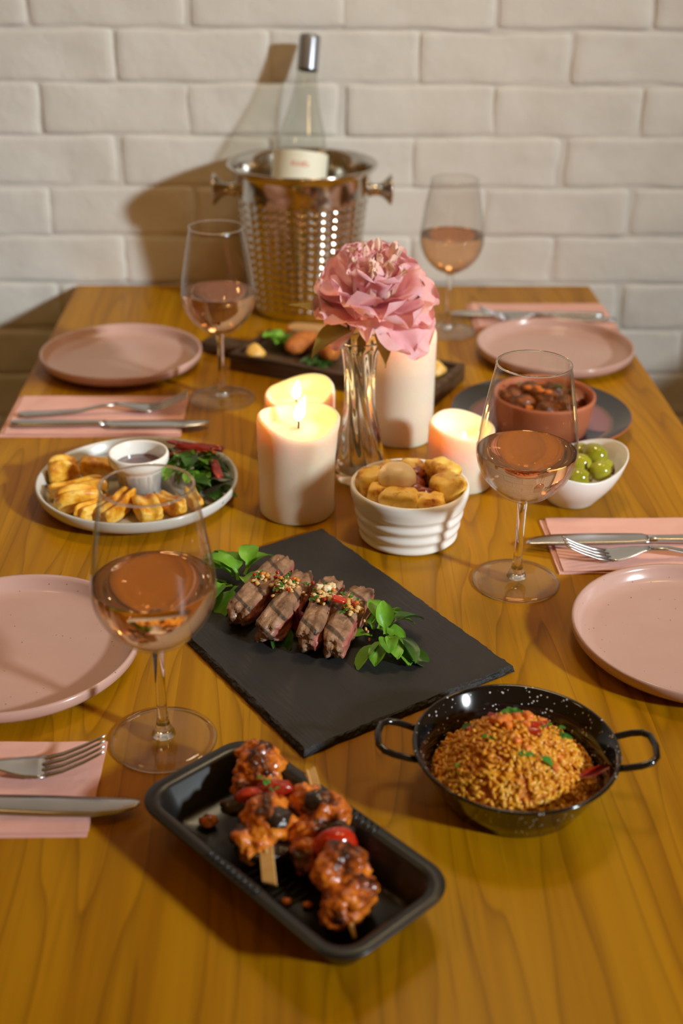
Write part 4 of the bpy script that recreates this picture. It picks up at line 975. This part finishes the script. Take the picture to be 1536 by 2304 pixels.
def skewer(name, a, b, pieces, lab, flat_at_start=False, tipw=.0011, sd=0):
    """a = far end, b = near end (3D); pieces: (kind, t, size along, radius, dx, dz)"""
    a, b = Vector(a), Vector(b); d_ = b - a; L = d_.length
    t_ = thing(name, (a + b) / 2, lab, 'skewer', math.atan2(d_.y, d_.x), 'chicken skewers on the black tray')
    tilt = Matrix.Rotation(-math.asin(d_.z / L), 4, 'Y')
    pts = []
    if flat_at_start == 'far': ws = [(-.5, .0012), (-.49, .0016), (.44, .0020), (.505, .0010)]; flat = (-.5, -.30)
    else: ws = [(-.5, .0005), (-.42, .0016), (.2, .0016), (.30, .0016)]; flat = (.24, .5)
    Vb, Fb = tube_data([(s * L, 0, 0) for s, w_ in ws], [w_ for s, w_ in ws], 8)
    stick = child('stick', (Vb, Fb), 'bamboo', t_, tilt)
    x0, x1 = flat[0] * L, flat[1] * L; wd = .0058 if flat_at_start == 'far' else .0042
    slant = .006
    pol = [(x0 + (slant if flat_at_start == 'far' else 0), -wd), (x1 - (0 if flat_at_start == 'far' else slant), -wd), (x1, wd), (x0, wd)]
    Vp = [Vector((x, y, z)) for z in (-.0011, .0011) for x, y in pol]
    Fp = [(3, 2, 1, 0), (4, 5, 6, 7), (0, 1, 5, 4), (1, 2, 6, 5), (2, 3, 7, 6), (3, 0, 4, 7)]
    child('paddle_end', (Vp, Fp), 'bamboo', t_, tilt @ Matrix.Rotation(R(20), 4, 'X'), smooth=False)
    for k, (kind, tt, sl2, rad, dy, dz) in enumerate(pieces):
        m = tilt @ Matrix.Translation(((tt - .5) * L, dy, dz))
        if kind == 'chicken':
            Vb, Fb = blob(sl2 / 2, rad, rad * .86, .30, 1.5, sd + k * 3 + 1, 5, 2.0, .07); Vb = [p - Vector((0, 0, rad * .86)) for p in Vb]
            child('chicken_piece', (Vb, Fb), 'chicken', t_, m)
        elif kind == 'char':
            Vb, Fb = blob(sl2 / 2, rad, rad * .5, .35, 2, sd + k, 3, 2.0, .05); Vb = [p - Vector((0, 0, rad * .5)) for p in Vb]
            child('charred_piece', (Vb, Fb), 'char', t_, m)
        elif kind == 'tomato':
            Vb, Fb = blob(sl2 / 2, rad, rad * .9, .06, 1.5, sd + k, 4, 2.0); Vb = [p - Vector((0, 0, rad * .9)) for p in Vb]
            child('tomato_half', (Vb, Fb), 'tomato', t_, m)
        elif kind == 'pepper':
            Vb, Fb = blob(sl2 / 2, rad, rad * .75, .12, 1.6, sd + k, 3, 3.2); Vb = [p - Vector((0, 0, rad * .75)) for p in Vb]
            child('pepper_piece', (Vb, Fb), 'redpepper', t_, m)
        elif kind == 'herb':
            parsley_bit(t_, (tilt @ Vector(((tt - .5) * L, dy, dz))), rad, 200 + k)
    return t_
skewer('chicken_skewer', (-.0352, .7035, TF + .0260), (-.0225, .571, TF + .0175),
       [('chicken', .22, .034, .0165, .001, .0), ('chicken', .15, .018, .0125, -.002, .003), ('chicken', .33, .024, .0150, -.004, -.004), ('pepper', .43, .011, .0125, .009, .004), ('pepper', .455, .011, .0115, -.006, .002), ('char', .47, .015, .0110, -.016, .000),
        ('chicken', .60, .036, .0165, .002, .001), ('chicken', .69, .026, .0140, -.007, -.004), ('char', .655, .018, .0085, .008, .011), ('char', .755, .016, .0130, .002, -.005), ('herb', .42, 0, .006, .002, .016), ('herb', .49, 0, .005, .008, .014)],
       'chicken skewer on the left of the tray, with red pepper and flat stick end near', 'near', sd=5)
skewer('chicken_skewer', (.0000, .672, TF + .0250), (.0275, .536, TF + .0120),
       [('chicken', .22, .024, .0120, -.006, .0), ('chicken', .33, .030, .0150, .004, .001), ('char', .29, .016, .0085, -.002, .012), ('chicken', .40, .026, .0145, -.008, -.003), ('char', .46, .012, .0130, .005, .005), ('tomato', .52, .020, .0150, .003, .003),
        ('chicken', .50, .026, .0120, -.013, -.005), ('chicken', .68, .034, .0180, .002, .004), ('chicken', .79, .032, .0165, .004, .0), ('chicken', .86, .022, .0130, -.003, -.002), ('char', .66, .012, .0065, .014, .010)],
       'chicken skewer on the right of the tray, with roast tomato half and pointed tip near', 'far', sd=40)
random.seed(66)
cr = [(-.076, .008, 'orange crumb of chicken at the far end of the black tray', .0022), (-.066, -.013, 'largest scrap of charred chicken on the tray floor', .0052), (.022, -.0215, 'orange crumb beside the flat stick end', .0028), (.033, -.014, 'orange crumb between the two skewers', .0026), (.052, -.016, 'orange crumb near the pointed skewer tip', .0028), (.044, .0285, 'orange crumb near the right side of the tray', .0024)]
for k, (u, v_, lab, s) in enumerate(cr):
    x = -.0115 + u * math.cos(TA) - v_ * math.sin(TA); y = .6065 + u * math.sin(TA) + v_ * math.cos(TA)
    V, F = blob(s * 1.2, s, s * .7, .35, 2, k, 2); tag(build('chicken_crumb', V, F, 'chicken' if k == 1 else 'carrot', loc=(x, y, TZ + .0052)), lab, 'crumb', 'crumbs on the tray')
